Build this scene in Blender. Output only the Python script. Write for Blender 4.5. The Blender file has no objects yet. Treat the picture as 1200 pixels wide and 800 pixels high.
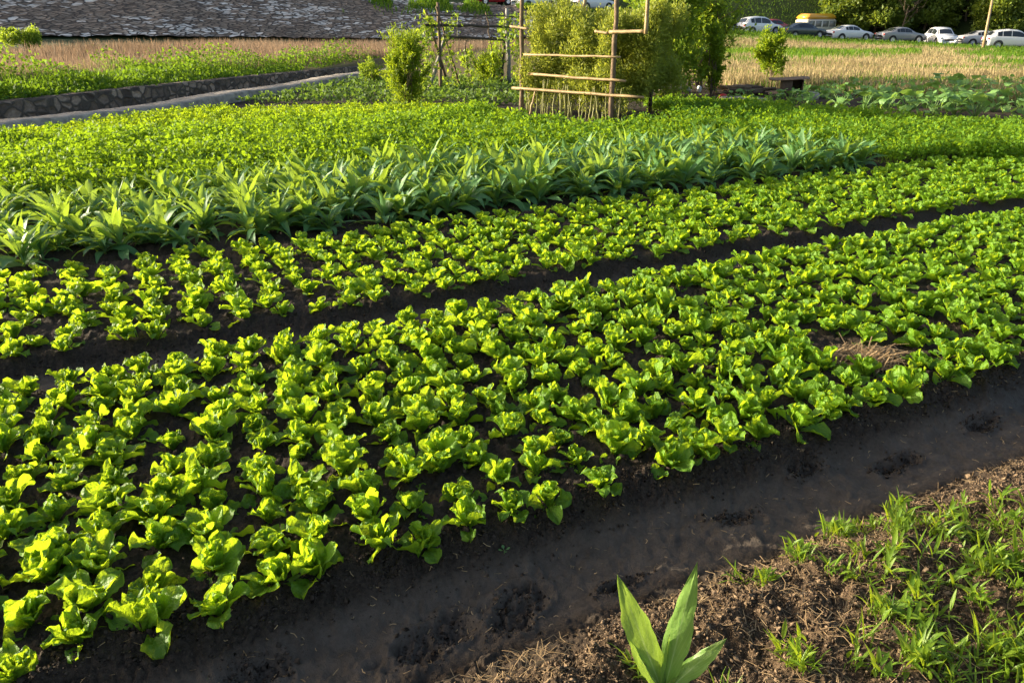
import bpy, math
import numpy as np
from mathutils import Vector

# ------------------------------------------------------------------ camera, sky, sun, exposure
scene = bpy.context.scene
COL = scene.collection
FPX, H = 900.0, 2.1
PITCH = math.atan(380 / 900.0)
CP, SP = math.cos(PITCH), math.sin(PITCH)

cam_d = bpy.data.cameras.new('camera')
cam_d.sensor_width = 36.0
cam_d.lens = 27.0
cam_d.clip_end = 2000
cam_d.clip_start = 0.05
cam = bpy.data.objects.new('camera', cam_d)
COL.objects.link(cam)
cam.location = (0, 0, H)
cam.rotation_euler = (math.pi / 2 - PITCH, 0, 0)
scene.camera = cam

SUN_EL = 12.5
SUN_AZ = -79.0          # from +Y, clockwise
_e, _a = math.radians(SUN_EL), math.radians(SUN_AZ)
TO_SUN = Vector((math.sin(_a) * math.cos(_e), math.cos(_a) * math.cos(_e), math.sin(_e)))
world = bpy.data.worlds.new('World')
scene.world = world
world.use_nodes = True
wn = world.node_tree
wn.nodes.clear()
sky = wn.nodes.new('ShaderNodeTexSky')
sky.sky_type = 'NISHITA'
sky.sun_disc = False
sky.sun_elevation = _e
sky.sun_rotation = _a % (2 * math.pi)
bg = wn.nodes.new('ShaderNodeBackground')
sky.air_density = 0.8
sky.dust_density = 4.0
sky.ozone_density = 0.3
bg.inputs['Strength'].default_value = 0.15
wo = wn.nodes.new('ShaderNodeOutputWorld')
wn.links.new(sky.outputs[0], bg.inputs[0])
wn.links.new(bg.outputs[0], wo.inputs[0])
sd = bpy.data.lights.new('sun', 'SUN')
sd.energy = 5.0
sd.angle = math.radians(0.6)
sd.color = (1.0, 0.88, 0.68)
sun = bpy.data.objects.new('sun', sd)
COL.objects.link(sun)
sun.rotation_euler = TO_SUN.to_track_quat('Z', 'Y').to_euler()
sun.location = (-20, 10, 30)
scene.view_settings.view_transform = 'Standard'
scene.view_settings.look = 'None'
scene.view_settings.gamma = 1.0
scene.view_settings.exposure = 1.30
scene.view_settings.use_curve_mapping = False
scene.cycles.max_bounces = 8
scene.cycles.diffuse_bounces = 3
scene.cycles.glossy_bounces = 2
scene.cycles.transmission_bounces = 4
scene.cycles.sample_clamp_indirect = 4.0

# ------------------------------------------------------------------ numbers
rng = np.random.default_rng(7)
BA = math.radians(62.5)
DX, DY = math.sin(BA), math.cos(BA)           # along the beds
NX, NY = -DY, DX                              # across the beds, away from the camera


def ray(px, py):
    u = (px - 600) / FPX
    v = (400 - py) / FPX
    return np.array([u, CP + v * SP, -SP + v * CP])


def at(px, py, depth):
    d = ray(px, py)
    return np.array([0, 0, H]) + d * depth


def onz(px, py, z=0.0):
    d = ray(px, py)
    return np.array([0, 0, H]) + d * ((z - H) / d[2])


def proj(x, y, z):
    f = y * CP - (z - H) * SP
    up = y * SP + (z - H) * CP
    return 600 + FPX * x / f, 400 - FPX * up / f, f


def st(s, t):
    return s * DX + t * NX, s * DY + t * NY


def sstep(a, b, x):
    k = np.clip((x - a) / (b - a), 0, 1)
    return k * k * (3 - 2 * k)


def vnoise(x, y, seed=0):
    x = np.asarray(x, float); y = np.asarray(y, float)
    ix = np.floor(x).astype(np.int64); iy = np.floor(y).astype(np.int64)
    fx = x - ix; fy = y - iy
    fx = fx * fx * (3 - 2 * fx); fy = fy * fy * (3 - 2 * fy)

    def h(i, j):
        n = (i * 374761393 + j * 668265263 + seed * 1442695041) & 0xffffffff
        n = ((n ^ (n >> 13)) * 1274126177) & 0xffffffff
        n = (n ^ (n >> 16)) & 0xffff
        return n / 65535.0
    a = h(ix, iy); b = h(ix + 1, iy); c = h(ix, iy + 1); d = h(ix + 1, iy + 1)
    return (a + (b - a) * fx) * (1 - fy) + (c + (d - c) * fx) * fy


def fbm(x, y, octv=4, seed=0, gain=0.5):
    s = 0.0; a = 1.0; tot = 0.0
    for i in range(octv):
        s = s + a * (vnoise(x * 2 ** i + 17.3 * i, y * 2 ** i - 9.1 * i, seed + i) - 0.5)
        tot += a; a *= gain
    return s / tot * 2


def worley(x, y, seed=0):
    """nearest-cell value and distance to the border"""
    ix = np.floor(x); iy = np.floor(y)
    d1 = np.full(x.shape, 9.0); d2 = d1.copy(); val = np.zeros(x.shape)
    for i in (-1, 0, 1):
        for j in (-1, 0, 1):
            cx, cy = ix + i, iy + j
            qx = cx + vnoise(cx * 7.0 + 0.5 * 0, cy * 7.0, seed); qy = cy + vnoise(cx * 7.0, cy * 7.0, seed + 9)
            d = np.hypot(x - qx, y - qy)
            v = vnoise(cx * 7.0, cy * 7.0, seed + 21)
            near = d < d1
            d2 = np.where(near, d1, np.minimum(d2, d)); val = np.where(near, v, val); d1 = np.where(near, d, d1)
    return val, d2 - d1


# ------------------------------------------------------------------ terrain
KERB_Y = np.array([-60, 0.0, 5.0, 10.0, 14.5, 18.1, 22.7, 28.2, 34.0, 60, 400])
KERB_X = np.array([-42, -16.0, -13.8, -11.5, -9.44, -7.85, -6.75, -5.35, -3.6, 4, 100])


def kerb_x(y):
    return np.interp(y, KERB_Y, KERB_X)


def wall_top(y):
    return np.interp(y, [0, 10, 15, 18.5, 24, 30, 40], [0.5, 0.5, 0.54, 0.58, 0.5, 0.40, 0.32])


# far columns: pixel column, then (depth,row) of the bank foot and of the bank crest
COLS = [(-2600, (80, 40), (95, 38)), (-900, (60, 42), (75, 36)), (-200, (38, 46), (54, -55)), (0, (34, 47), (50, -75)), (200, (42, 47), (56, -48)),
        (430, (54, 49), (66, -5)), (520, (59, 48), (70, 5)), (600, (64, 47), (73, 10)), (690, (67, 46), (74, 14)),
        (760, (69, 45), (74, 24)), (840, (70, 44), (73, 35)), (900, (70, 47), (73, 41)), (992, (71, 53), (73.5, 48)),
        (1100, (70, 57), (73, 53)), (1180, (66, 61), (69, 57.5)), (1400, (60, 70), (63, 67)), (2200, (55, 80), (58, 78)), (4000, (55, 80), (58, 78))]
_az, _R, _Z = [], [], []
for px, (d1, y1), (d2, y2) in COLS:
    p1 = at(px, y1, d1); p2 = at(px, y2, d2)
    r1, r2 = np.hypot(p1[0], p1[1]), np.hypot(p2[0], p2[1])
    _az.append(math.atan2(p1[0], p1[1]))
    hill = np.interp(px, [-900, -200, 400, 760, 1200, 2200], [2, 20, 30, 46, 46, 20])
    _R.append([30, r1, r2, r2 + 9, r2 + 15, r2 + 100, 900])
    z0 = np.interp(px, [-200, 0, 430, 600, 900, 1200], [0.75, 0.8, 0.6, 0.35, 0.12, 0.1])
    _Z.append([z0, p1[2], p2[2], p2[2] - 0.05, p2[2] + 0.6, p2[2] + hill, p2[2] + hill + 5])
_az = np.array(_az); _R = np.array(_R); _Z = np.array(_Z)


def far_z(az, r):
    R = np.stack([np.interp(az, _az, _R[:, k]) for k in range(7)], -1)
    Z = np.stack([np.interp(az, _az, _Z[:, k]) for k in range(7)], -1)
    z = Z[..., 0].copy()
    for k in range(6):
        w = np.clip((r - R[..., k]) / (R[..., k + 1] - R[..., k]), 0, 1)
        z = np.where(r > R[..., k], Z[..., k] + (Z[..., k + 1] - Z[..., k]) * w, z)
    return z


def far_knots(az):
    return (np.stack([np.interp(az, _az, _R[:, k]) for k in range(7)], -1),
            np.stack([np.interp(az, _az, _Z[:, k]) for k in range(7)], -1))


T_K = [-50, 1.20, 1.57, 1.84, 1.98, 2.16, 2.28, 2.40, 4.66, 4.78, 4.88, 5.02, 5.14, 5.22, 7.22, 7.33, 7.45, 9.6, 9.75, 9.9, 10.05, 12.3, 12.45, 12.6, 15.0, 15.15, 15.3, 60]
Z_K = [0.17, 0.16, 0.135, 0.02, 0.0, 0.01, 0.085, 0.145, 0.15, 0.07, 0.035, 0.035, 0.10, 0.15, 0.15, 0.10, 0.14, 0.13, 0.06, 0.06, 0.10, 0.10, 0.05, 0.10, 0.10, 0.05, 0.10, 0.10]
FEET = []
for (px, py, L, Wd, rot, dep) in [(508, 752, 0.30, 0.17, 0.80, 0.032), (607, 716, 0.28, 0.16, 1.15, 0.030), (725, 688, 0.2, 0.07, 0.5, 0.028),
                                  (1050, 545, 0.26, 0.09, 0.45, 0.035), (940, 560, 0.22, 0.08, 0.5, 0.03), (1150, 500, 0.24, 0.1, 0.5, 0.03),
                                  (300, 795, 0.2, 0.1, 0.4, 0.02), (860, 610, 0.2, 0.08, 0.4, 0.015)]:
    q = onz(px, py, 0.0)
    FEET.append((q[0], q[1], L, Wd, rot, dep))


def ground(x, y, attrs=False, fine=True):
    x = np.asarray(x, float); y = np.asarray(y, float)
    s = x * DX + y * DY
    t = x * NX + y * NY
    wob = 0.05 * fbm(s * 1.3, t * 0.4, 2, 3)
    tt = t + wob
    zn = np.interp(tt, T_K, Z_K)
    az = np.arctan2(x, y); r = np.hypot(x, y)
    bank = 1 - sstep(1.60, 1.83, tt + 0.06 * fbm(x * 6, y * 6, 3, 21))
    mud = np.maximum(sstep(1.8, 1.95, tt) * (1 - sstep(2.2, 2.3, tt)), sstep(4.74, 4.84, tt) * (1 - sstep(5.04, 5.14, tt)))
    wet = np.zeros_like(x)
    if fine:
        near = 1 - sstep(9, 16, r)
        soil = (1 - mud) * (1 - bank)
        k9 = r < 9
        cl = np.zeros_like(x); cl2 = np.zeros_like(x)
        xx_, yy_ = x[k9] + 0.03 * fbm(x[k9] * 20, y[k9] * 20, 2, 141), y[k9] + 0.03 * fbm(x[k9] * 20, y[k9] * 20, 2, 142)
        v_, e_ = worley(xx_ * 24, yy_ * 24, 131); cl[k9] = v_ * np.minimum(e_ * 2.5, 1)
        v_, e_ = worley(xx_ * 11, yy_ * 11, 133); cl2[k9] = np.maximum(v_ - 0.45, 0) * np.minimum(e_ * 2.5, 1)
        zn = zn + near * (soil * (0.018 * cl + 0.035 * cl2) + bank * (0.012 * cl + 0.02 * cl2) + mud * 0.012 * np.maximum(cl - 0.62, 0) * sstep(0.0, 0.35, fbm(x * 2.3, y * 2.3, 3, 137)) * 3)
        zn = zn + near * soil * (0.016 * fbm(x * 14, y * 14, 4, 5, 0.6) + 0.01 * fbm(x * 40, y * 40, 2, 9))
        zn = zn + near * mud * (0.03 * fbm(x * 5, y * 5, 4, 31) + 0.012 * fbm(x * 30, y * 30, 3, 33) + 0.012 * np.maximum(0, fbm(x * 11, y * 11, 3, 35) - 0.15))
        zn = zn + near * bank * (0.055 * fbm(x * 3.2, y * 3.2, 3, 41) + 0.04 * fbm(x * 14, y * 14, 5, 43, 0.7))
        for (fx, fy, L, Wd, rot, dep) in FEET:
            c, s_ = math.cos(rot), math.sin(rot)
            a = ((x - fx) * c + (y - fy) * s_) / (L / 2)
            b = (-(x - fx) * s_ + (y - fy) * c) / (Wd / 2)
            b = b * (1 + 0.25 * np.cos(a * 2.2))
            e = np.sqrt(a * a + b * b) + 0.5 * fbm(x * 16, y * 16, 4, 51)
            dip = 1 - sstep(0.75, 1.1, e)
            rim = np.exp(-((e - 1.22) / 0.16) ** 2)
            zn = zn + near * dip * (0.022 * (cl - 0.3) + 0.04 * cl2) + dep * (-dip * (1 + 0.9 * fbm(x * 30, y * 30, 4, 57)) + 0.42 * rim)
            wet = np.maximum(wet, 0.3 * dip)
        # the crack wandering along the furrow
        zn = zn - near * mud * 0.012 * np.exp(-((tt - 2.0 - 0.06 * fbm(s * 5, t * 0, 3, 61)) / 0.012) ** 2) * sstep(0.1, 0.4, fbm(s * 2, t * 0 + 3, 2, 63))
    q = onz(1190, 478, 0)
    wet = np.maximum(wet, np.exp(-(((x - q[0]) / 0.35) ** 2 + ((y - q[1]) / 0.22) ** 2) * 1.2))
    d = kerb_x(y) - x
    # left of the kerb: a channel, then the raised meadow
    dl = d * 0.92
    chan = sstep(-0.05, 0.05, dl) * (1 - sstep(1.12, 1.18, dl))
    raised = sstep(1.12, 1.2, dl)
    zn = zn * (1 - chan) + -0.12 * chan
    zm = wall_top(y) + 0.018 * np.clip(dl - 1.2, 0, 14) - 0.03
    zn = zn * (1 - raised) + zm * raised
    zf = far_z(az, r) + (0.12 * fbm(x * 0.3, y * 0.3, 3, 71) * sstep(30, 34, r) if fine else 0)
    w = sstep(27, 36, r) * (np.abs(az) < 2.0)
    z = zn * (1 - w) + zf * w
    if not attrs:
        return z
    # masks
    R, Z = far_knots(az)
    grass = np.maximum(raised, sstep(24, 26, r))
    right = (x > 3) & (r > 17)
    ln = (x - 5.5) * 0.76 + (y - 20.8) * 0.65           # beyond the squash patch
    grass = np.where(right, sstep(4.0, 6.0, ln + 0.6 * fbm(x * 0.7, y * 0.7, 3, 81)), grass)
    rows = (x < 4) & (dl < 0) & (r < 29)
    grass = np.where(rows, 0.0, grass)
    dry = np.where(x > 4,  (0.75 + 0.5 * fbm(x * 0.25, y * 0.25, 3, 91)) * (1 - sstep(50, 56, r)), sstep(25, 30, r) * (1 - sstep(R[..., 1] - 11, R[..., 1] - 7, r)) * 0.7)
    strip = right * sstep(-2.2, -1.9, ln) * (1 - sstep(4, 5, ln)) * (r < 27) * 0.55
    bank = np.maximum(bank * (r < 12), strip)
    return z, bank, mud * (r < 12), grass, np.clip(dry, 0, 1), wet


def gz(x, y):
    return float(ground(np.array([x]), np.array([y]), fine=False)[0])


# ------------------------------------------------------------------ mesh helpers
def link(name, me, mat=None, parent=None, smooth=True):
    o = bpy.data.objects.new(name, me)
    COL.objects.link(o)
    if mat is not None and len(me.materials) == 0:
        for m in (mat if isinstance(mat, (list, tuple)) else [mat]):
            me.materials.append(m)
    if parent is not None:
        o.parent = parent
    return o


def mesh_np(name, V, F, tint=None, uv=None, smooth=True, midx=None, attrs=None):
    V = np.ascontiguousarray(V, np.float32).reshape(-1, 3)
    F = np.ascontiguousarray(F, np.int32)
    k = F.shape[1]; n = F.shape[0]
    me = bpy.data.meshes.new(name)
    me.vertices.add(len(V)); me.vertices.foreach_set('co', V.ravel())
    me.loops.add(n * k); me.loops.foreach_set('vertex_index', F.ravel())
    me.polygons.add(n); me.polygons.foreach_set('loop_start', np.arange(0, n * k, k, dtype=np.int32))
    if smooth:
        me.polygons.foreach_set('use_smooth', np.ones(n, bool))
    if midx is not None:
        me.polygons.foreach_set('material_index', np.ascontiguousarray(midx, np.int32))
    if uv is not None:
        ul = me.uv_layers.new(name='uv')
        ul.data.foreach_set('uv', np.ascontiguousarray(np.asarray(uv, np.float32)[F.ravel()]).ravel())
    if tint is not None:
        at_ = me.attributes.new('tint', 'FLOAT', 'POINT')
        at_.data.foreach_set('value', np.ascontiguousarray(tint, np.float32))
    for k_, a_ in (attrs or {}).items():
        at_ = me.attributes.new(k_, 'FLOAT', 'POINT')
        at_.data.foreach_set('value', np.ascontiguousarray(a_, np.float32))
    me.update(calc_edges=True)
    me.validate()
    return me


class Geo:
    """collects quads (V, F, tint, uv, material index)"""
    def __init__(self):
        self.V, self.F, self.T, self.U, self.M, self.n = [], [], [], [], [], 0

    def add(self, V, F, tint=0.5, uv=None, m=0):
        V = np.asarray(V, float).reshape(-1, 3); F = np.asarray(F, int).reshape(-1, 4)
        self.V.append(V); self.F.append(F + self.n); self.n += len(V)
        self.T.append(np.broadcast_to(np.asarray(tint, float), (len(V),)).copy())
        self.U.append(np.zeros((len(V), 2)) + 0.5 if uv is None else np.asarray(uv, float))
        self.M.append(np.full(len(F), m, int))
        return self

    def arr(self):
        return (np.concatenate(self.V), np.concatenate(self.F), np.concatenate(self.T), np.concatenate(self.U), np.concatenate(self.M))

    def mesh(self, name, smooth=True):
        V, F, T, U, M = self.arr()
        return mesh_np(name, V, F, T, U, smooth, M)

    def obj(self, name, mat, parent=None, smooth=True):
        return link(name, self.mesh(name, smooth), mat, parent)


def tag(o, label, cat, group=None, kind=None):
    if kind == 'structure':
        o['kind'] = kind
        if label: o['label'] = label
        if cat: o['category'] = cat
        return o
    o['label'] = label; o['category'] = cat
    if group: o['group'] = group
    if kind: o['kind'] = kind
    return o


def thing(name, label, cat, loc=(0, 0, 0), rz=0.0, group=None):
    o = bpy.data.objects.new(name, None)
    o.empty_display_size = 0.1
    COL.objects.link(o)
    o.location = loc; o.rotation_euler = (0, 0, rz)
    return tag(o, label, cat, group)


def tube(G, pts, rad, n=8, tint=0.5, m=0, jitter=0.0):
    pts = np.asarray(pts, float); k = len(pts)
    rad = np.broadcast_to(np.asarray(rad, float), (k,))
    tg = np.gradient(pts, axis=0); tg /= np.linalg.norm(tg, axis=1)[:, None] + 1e-9
    ref = np.array([0.0, 0, 1]) if abs(tg[:, 2].mean()) < 0.8 else np.array([1.0, 0, 0])
    a = np.cross(tg, ref); a /= np.linalg.norm(a, axis=1)[:, None]
    b = np.cross(tg, a)
    ang = np.linspace(0, 2 * np.pi, n, endpoint=False)
    rr = rad[:, None] * (1 + jitter * rng.normal(size=(k, n)))
    V = pts[:, None, :] + rr[..., None] * (np.cos(ang)[None, :, None] * a[:, None, :] + np.sin(ang)[None, :, None] * b[:, None, :])
    V = V.reshape(-1, 3)
    F = []
    for i in range(k - 1):
        for j in range(n):
            F.append([i * n + j, i * n + (j + 1) % n, (i + 1) * n + (j + 1) % n, (i + 1) * n + j])
    nv = len(V)
    V = np.vstack([V, pts[0], pts[-1]])
    for j in range(0, n, 2):
        F.append([nv, (j + 2) % n, j + 1, j])
        o = (k - 1) * n
        F.append([nv + 1, o + j, o + j + 1, o + (j + 2) % n])
    G.add(V, F, tint, None, m)


def box(G, c, size, rot=0.0, bev=0.02, tint=0.5, m=0, taper=1.0):
    """rounded-edge box: stacked rings, chamfered"""
    sx, sy, sz = np.array(size) / 2.0
    b = min(bev, sx * 0.9, sy * 0.9, sz * 0.9)
    rings = []
    for z, off in ((-sz, b), (-sz + b, 0), (sz - b, 0), (sz, b)):
        k = 1.0 if z < 0 else taper
        x_, y_ = (sx) * k, (sy) * k
        p = []
        for (qx, qy, ax, ay) in ((x_, y_, 1, 0), (x_, y_, 0, 1), (-x_, y_, 0, 1), (-x_, y_, -1, 0), (-x_, -y_, -1, 0), (-x_, -y_, 0, -1), (x_, -y_, 0, -1), (x_, -y_, 1, 0)):
            dx = np.sign(qx) * (x_ - off - (0 if ax else b)); dy = np.sign(qy) * (y_ - off - (0 if ay else b))
            p.append([dx, dy, z])
        rings.append(p)
    V = np.array(rings).reshape(-1, 3)
    F = []
    for i in range(3):
        for j in range(8):
            F.append([i * 8 + j, i * 8 + (j + 1) % 8, (i + 1) * 8 + (j + 1) % 8, (i + 1) * 8 + j])
    for o, rev in ((0, True), (24, False)):
        for q in ([0, 1, 2, 3], [3, 4, 5, 6], [0, 3, 6, 7]):
            q = [o + i for i in q]
            F.append(q[::-1] if rev else q)
    c_, s_ = math.cos(rot), math.sin(rot)
    V = V @ np.array([[c_, s_, 0], [-s_, c_, 0], [0, 0, 1]]) + np.array(c)
    G.add(V, F, tint, None, m)


def leaf_patch(L, W, e0, bend, az, shape, nu=9, nv=11, cup=0.2, ruf=0.1, freq=9, rg=rng, base=(0, 0, 0), side_curl=0.0, twist=0.0, r0=0.005):
    """one leaf as a grid; leaves the base at elevation e0 and bends down by `bend` radians along its length"""
    u = np.linspace(-1, 1, nu); v = np.linspace(0, 1, nv)
    el = e0 - bend * v ** 1.4
    dl = L / (nv - 1)
    rr = np.concatenate([[0], np.cumsum(np.cos((el[:-1] + el[1:]) / 2) * dl)]) + r0
    zz = np.concatenate([[0], np.cumsum(np.sin((el[:-1] + el[1:]) / 2) * dl)])
    w = shape(v) * W / 2
    U, Vv = np.meshgrid(u, v)
    nx, nz = -np.sin(el), np.cos(el)            # normal of the mid line (up side)
    ph = rg.uniform(0, 6.28, 4)
    wave = (np.sin(freq * Vv + ph[0] + 1.5 * U) + 0.6 * np.sin(freq * 1.9 * Vv + ph[1]) + 0.5 * np.sin(4 * U + ph[2])) / 1.6
    tipw = 0.4 + 0.6 * Vv
    disp = (cup * np.abs(U) ** 1.6 + side_curl * U) * w[:, None] + ruf * W * wave * np.abs(U) ** 1.5 * tipw * 0.5
    disp += 0.045 * W * np.sin(15 * Vv + 6 * U + ph[3]) * np.sin(9 * U - 7 * Vv + ph[0])
    edge = 1 + (0.07 * np.sin(freq * 2.3 * Vv + ph[2]) + 0.05 * np.sin(freq * 4.7 * Vv + ph[1])) * np.abs(U) ** 3
    Y = U * w[:, None] * edge
    ct, s_ = np.cos(twist * Vv), np.sin(twist * Vv)
    Y, disp = Y * ct - disp * s_, Y * s_ + disp * ct
    # the tip margin waves too
    tip = ruf * W * 0.4 * Vv ** 4 * np.sin(5 * U + ph[0])
    X = rr[:, None] + (disp + tip) * nx[:, None]
    Z = zz[:, None] + (disp + tip) * nz[:, None]
    ca, sa = math.cos(az), math.sin(az)
    P = np.stack([X * ca - Y * sa, X * sa + Y * ca, Z], -1).reshape(-1, 3) + np.array(base)
    i, j = np.meshgrid(np.arange(nv - 1), np.arange(nu - 1), indexing='ij')
    a = (i * nu + j).ravel()
    F = np.stack([a, a + 1, a + nu + 1, a + nu], -1)
    uv = np.stack([(U + 1) / 2, Vv], -1).reshape(-1, 2)
    return P, F, uv


def sh_round(v):
    lo = 0.16 + 0.84 * sstep(0.08, 0.62, v)
    hi = np.sqrt(np.clip(1 - ((v - 0.66) / 0.345) ** 2, 0.0, 1))
    return np.where(v > 0.66, np.minimum(hi, 1), lo)


def sh_lance(v):
    return np.maximum(0.16 * (1 - v) * (v < 0.35), np.sin(np.pi * np.clip(v, 0, 1) ** 0.85) ** 0.85 * (1 - 0.25 * v)) + 0.004


def sh_heart(v):
    return np.where(v < 0.18, 0.05 + 0 * v, np.sqrt(np.clip(1 - ((v - 0.5) / 0.505) ** 2, 0, 1)) * (1.15 - 0.3 * v))


def scatter(variants, pos, rz, sc, tint=None, tilt=None):
    """join many copies of (V,F,T,U) variants into one array set"""
    G = Geo()
    for i in range(len(pos)):
        V, F, T, U, M = variants[i % len(variants)]
        c, s_ = math.cos(rz[i]), math.sin(rz[i])
        Q = np.empty_like(V)
        Q[:, 0] = (V[:, 0] * c - V[:, 1] * s_) * sc[i]
        Q[:, 1] = (V[:, 0] * s_ + V[:, 1] * c) * sc[i]
        Q[:, 2] = V[:, 2] * sc[i]
        G.V.append(Q + pos[i]); G.F.append(F + G.n); G.n += len(V)
        G.T.append(np.clip(T + (0 if tint is None else tint[i]), 0, 1)); G.U.append(U); G.M.append(M)
    return G


def unit(a):
    return a / (np.linalg.norm(a, axis=-1, keepdims=True) + 1e-9)


def leaf_quads(C, A, L, W, tint, rg=rng, fold=0.25):
    """many small leaves: pointed quads from C along unit axis A"""
    n = len(C)
    S = unit(np.cross(A, unit(rg.normal(size=(n, 3)))))
    Nn = np.cross(A, S)
    L = np.broadcast_to(np.asarray(L, float), (n,))[:, None]; W = np.broadcast_to(np.asarray(W, float), (n,))[:, None]
    mid = C + A * L * 0.45 + Nn * W * fold
    V = np.stack([C, mid + S * W / 2 - Nn * W * fold * 0.6, C + A * L - Nn * L * 0.12, mid - S * W / 2 - Nn * W * fold * 0.6], 1)
    F = np.arange(n * 4).reshape(n, 4)
    T = np.repeat(np.broadcast_to(np.asarray(tint, float), (n,)), 4)
    return V.reshape(-1, 3), F, T


def blades(P, h, w, lean, tint, rg=rng):
    """grass blades with one bend; P (n,3)"""
    n = len(P)
    a = rg.uniform(0, 6.283, n)
    ld = np.stack([np.cos(a), np.sin(a), 0 * a], -1)
    b = rg.uniform(0, 6.283, n)
    sd_ = np.stack([np.cos(b), np.sin(b), 0 * b], -1)
    h = np.broadcast_to(np.asarray(h, float), (n,))[:, None]; w = np.broadcast_to(np.asarray(w, float), (n,))[:, None]
    lean = (np.abs(rg.normal(0, 1, n)) * lean)[:, None]
    up = np.array([0, 0, 1.0])
    m = P + up * h * 0.55 + ld * h * lean * 0.3
    t = P + up * h * np.clip(1 - lean * 0.35, 0.3, 1) + ld * h * lean
    V = np.stack([P - sd_ * w / 2, P + sd_ * w / 2, m + sd_ * w * 0.42, m - sd_ * w * 0.42, t + sd_ * w * 0.08, t - sd_ * w * 0.08], 1)
    base = (np.arange(n) * 6)[:, None]
    F = np.concatenate([base + np.array([[0, 1, 2, 3]]), base + np.array([[3, 2, 4, 5]])], 0)
    T = np.repeat(np.broadcast_to(np.asarray(tint, float), (n,)), 6)
    return V.reshape(-1, 3), F, T


# ------------------------------------------------------------------ materials
def new_mat(name):
    m = bpy.data.materials.new(name)
    m.use_nodes = True
    nt = m.node_tree
    nt.nodes.clear()
    out = nt.nodes.new('ShaderNodeOutputMaterial')
    return m, nt, out


def N(nt, typ, **kw):
    n = nt.nodes.new(typ)
    for k, v in kw.items():
        setattr(n, k, v)
    return n


def mixc(nt, fac, a, b, blend='MIX'):
    n = N(nt, 'ShaderNodeMix', data_type='RGBA', blend_type=blend)
    for sock, val in ((n.inputs[0], fac), (n.inputs[6], a), (n.inputs[7], b)):
        if isinstance(val, bpy.types.NodeSocket):
            nt.links.new(val, sock)
        elif isinstance(val, (tuple, list)):
            sock.default_value = (*val, 1.0)
        else:
            sock.default_value = val
    return n.outputs[2]


def mth(nt, op, a, b=None, c=None, clamp=False):
    n = N(nt, 'ShaderNodeMath', operation=op, use_clamp=clamp)
    for i, v in enumerate((a, b, c)):
        if v is None: continue
        if isinstance(v, bpy.types.NodeSocket): nt.links.new(v, n.inputs[i])
        else: n.inputs[i].default_value = v
    return n.outputs[0]


def attr(nt, name):
    return N(nt, 'ShaderNodeAttribute', attribute_name=name).outputs['Fac']


def noise(nt, scale, detail=4, rough=0.6, coord=None, dist=0.0):
    n = N(nt, 'ShaderNodeTexNoise')
    n.inputs['Scale'].default_value = scale; n.inputs['Detail'].default_value = detail
    n.inputs['Roughness'].default_value = rough; n.inputs['Distortion'].default_value = dist
    if coord is not None: nt.links.new(coord, n.inputs['Vector'])
    return n.outputs['Fac']


def ramp(nt, fac, stops):
    n = N(nt, 'ShaderNodeValToRGB')
    cr = n.color_ramp
    while len(cr.elements) > len(stops): cr.elements.remove(cr.elements[-1])
    while len(cr.elements) < len(stops): cr.elements.new(0.5)
    for e, (p, c) in zip(cr.elements, stops):
        e.position = p
        e.color = (*c, 1) if isinstance(c, (tuple, list)) else (c, c, c, 1)
    nt.links.new(fac, n.inputs[0])
    return n.outputs[0]


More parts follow.
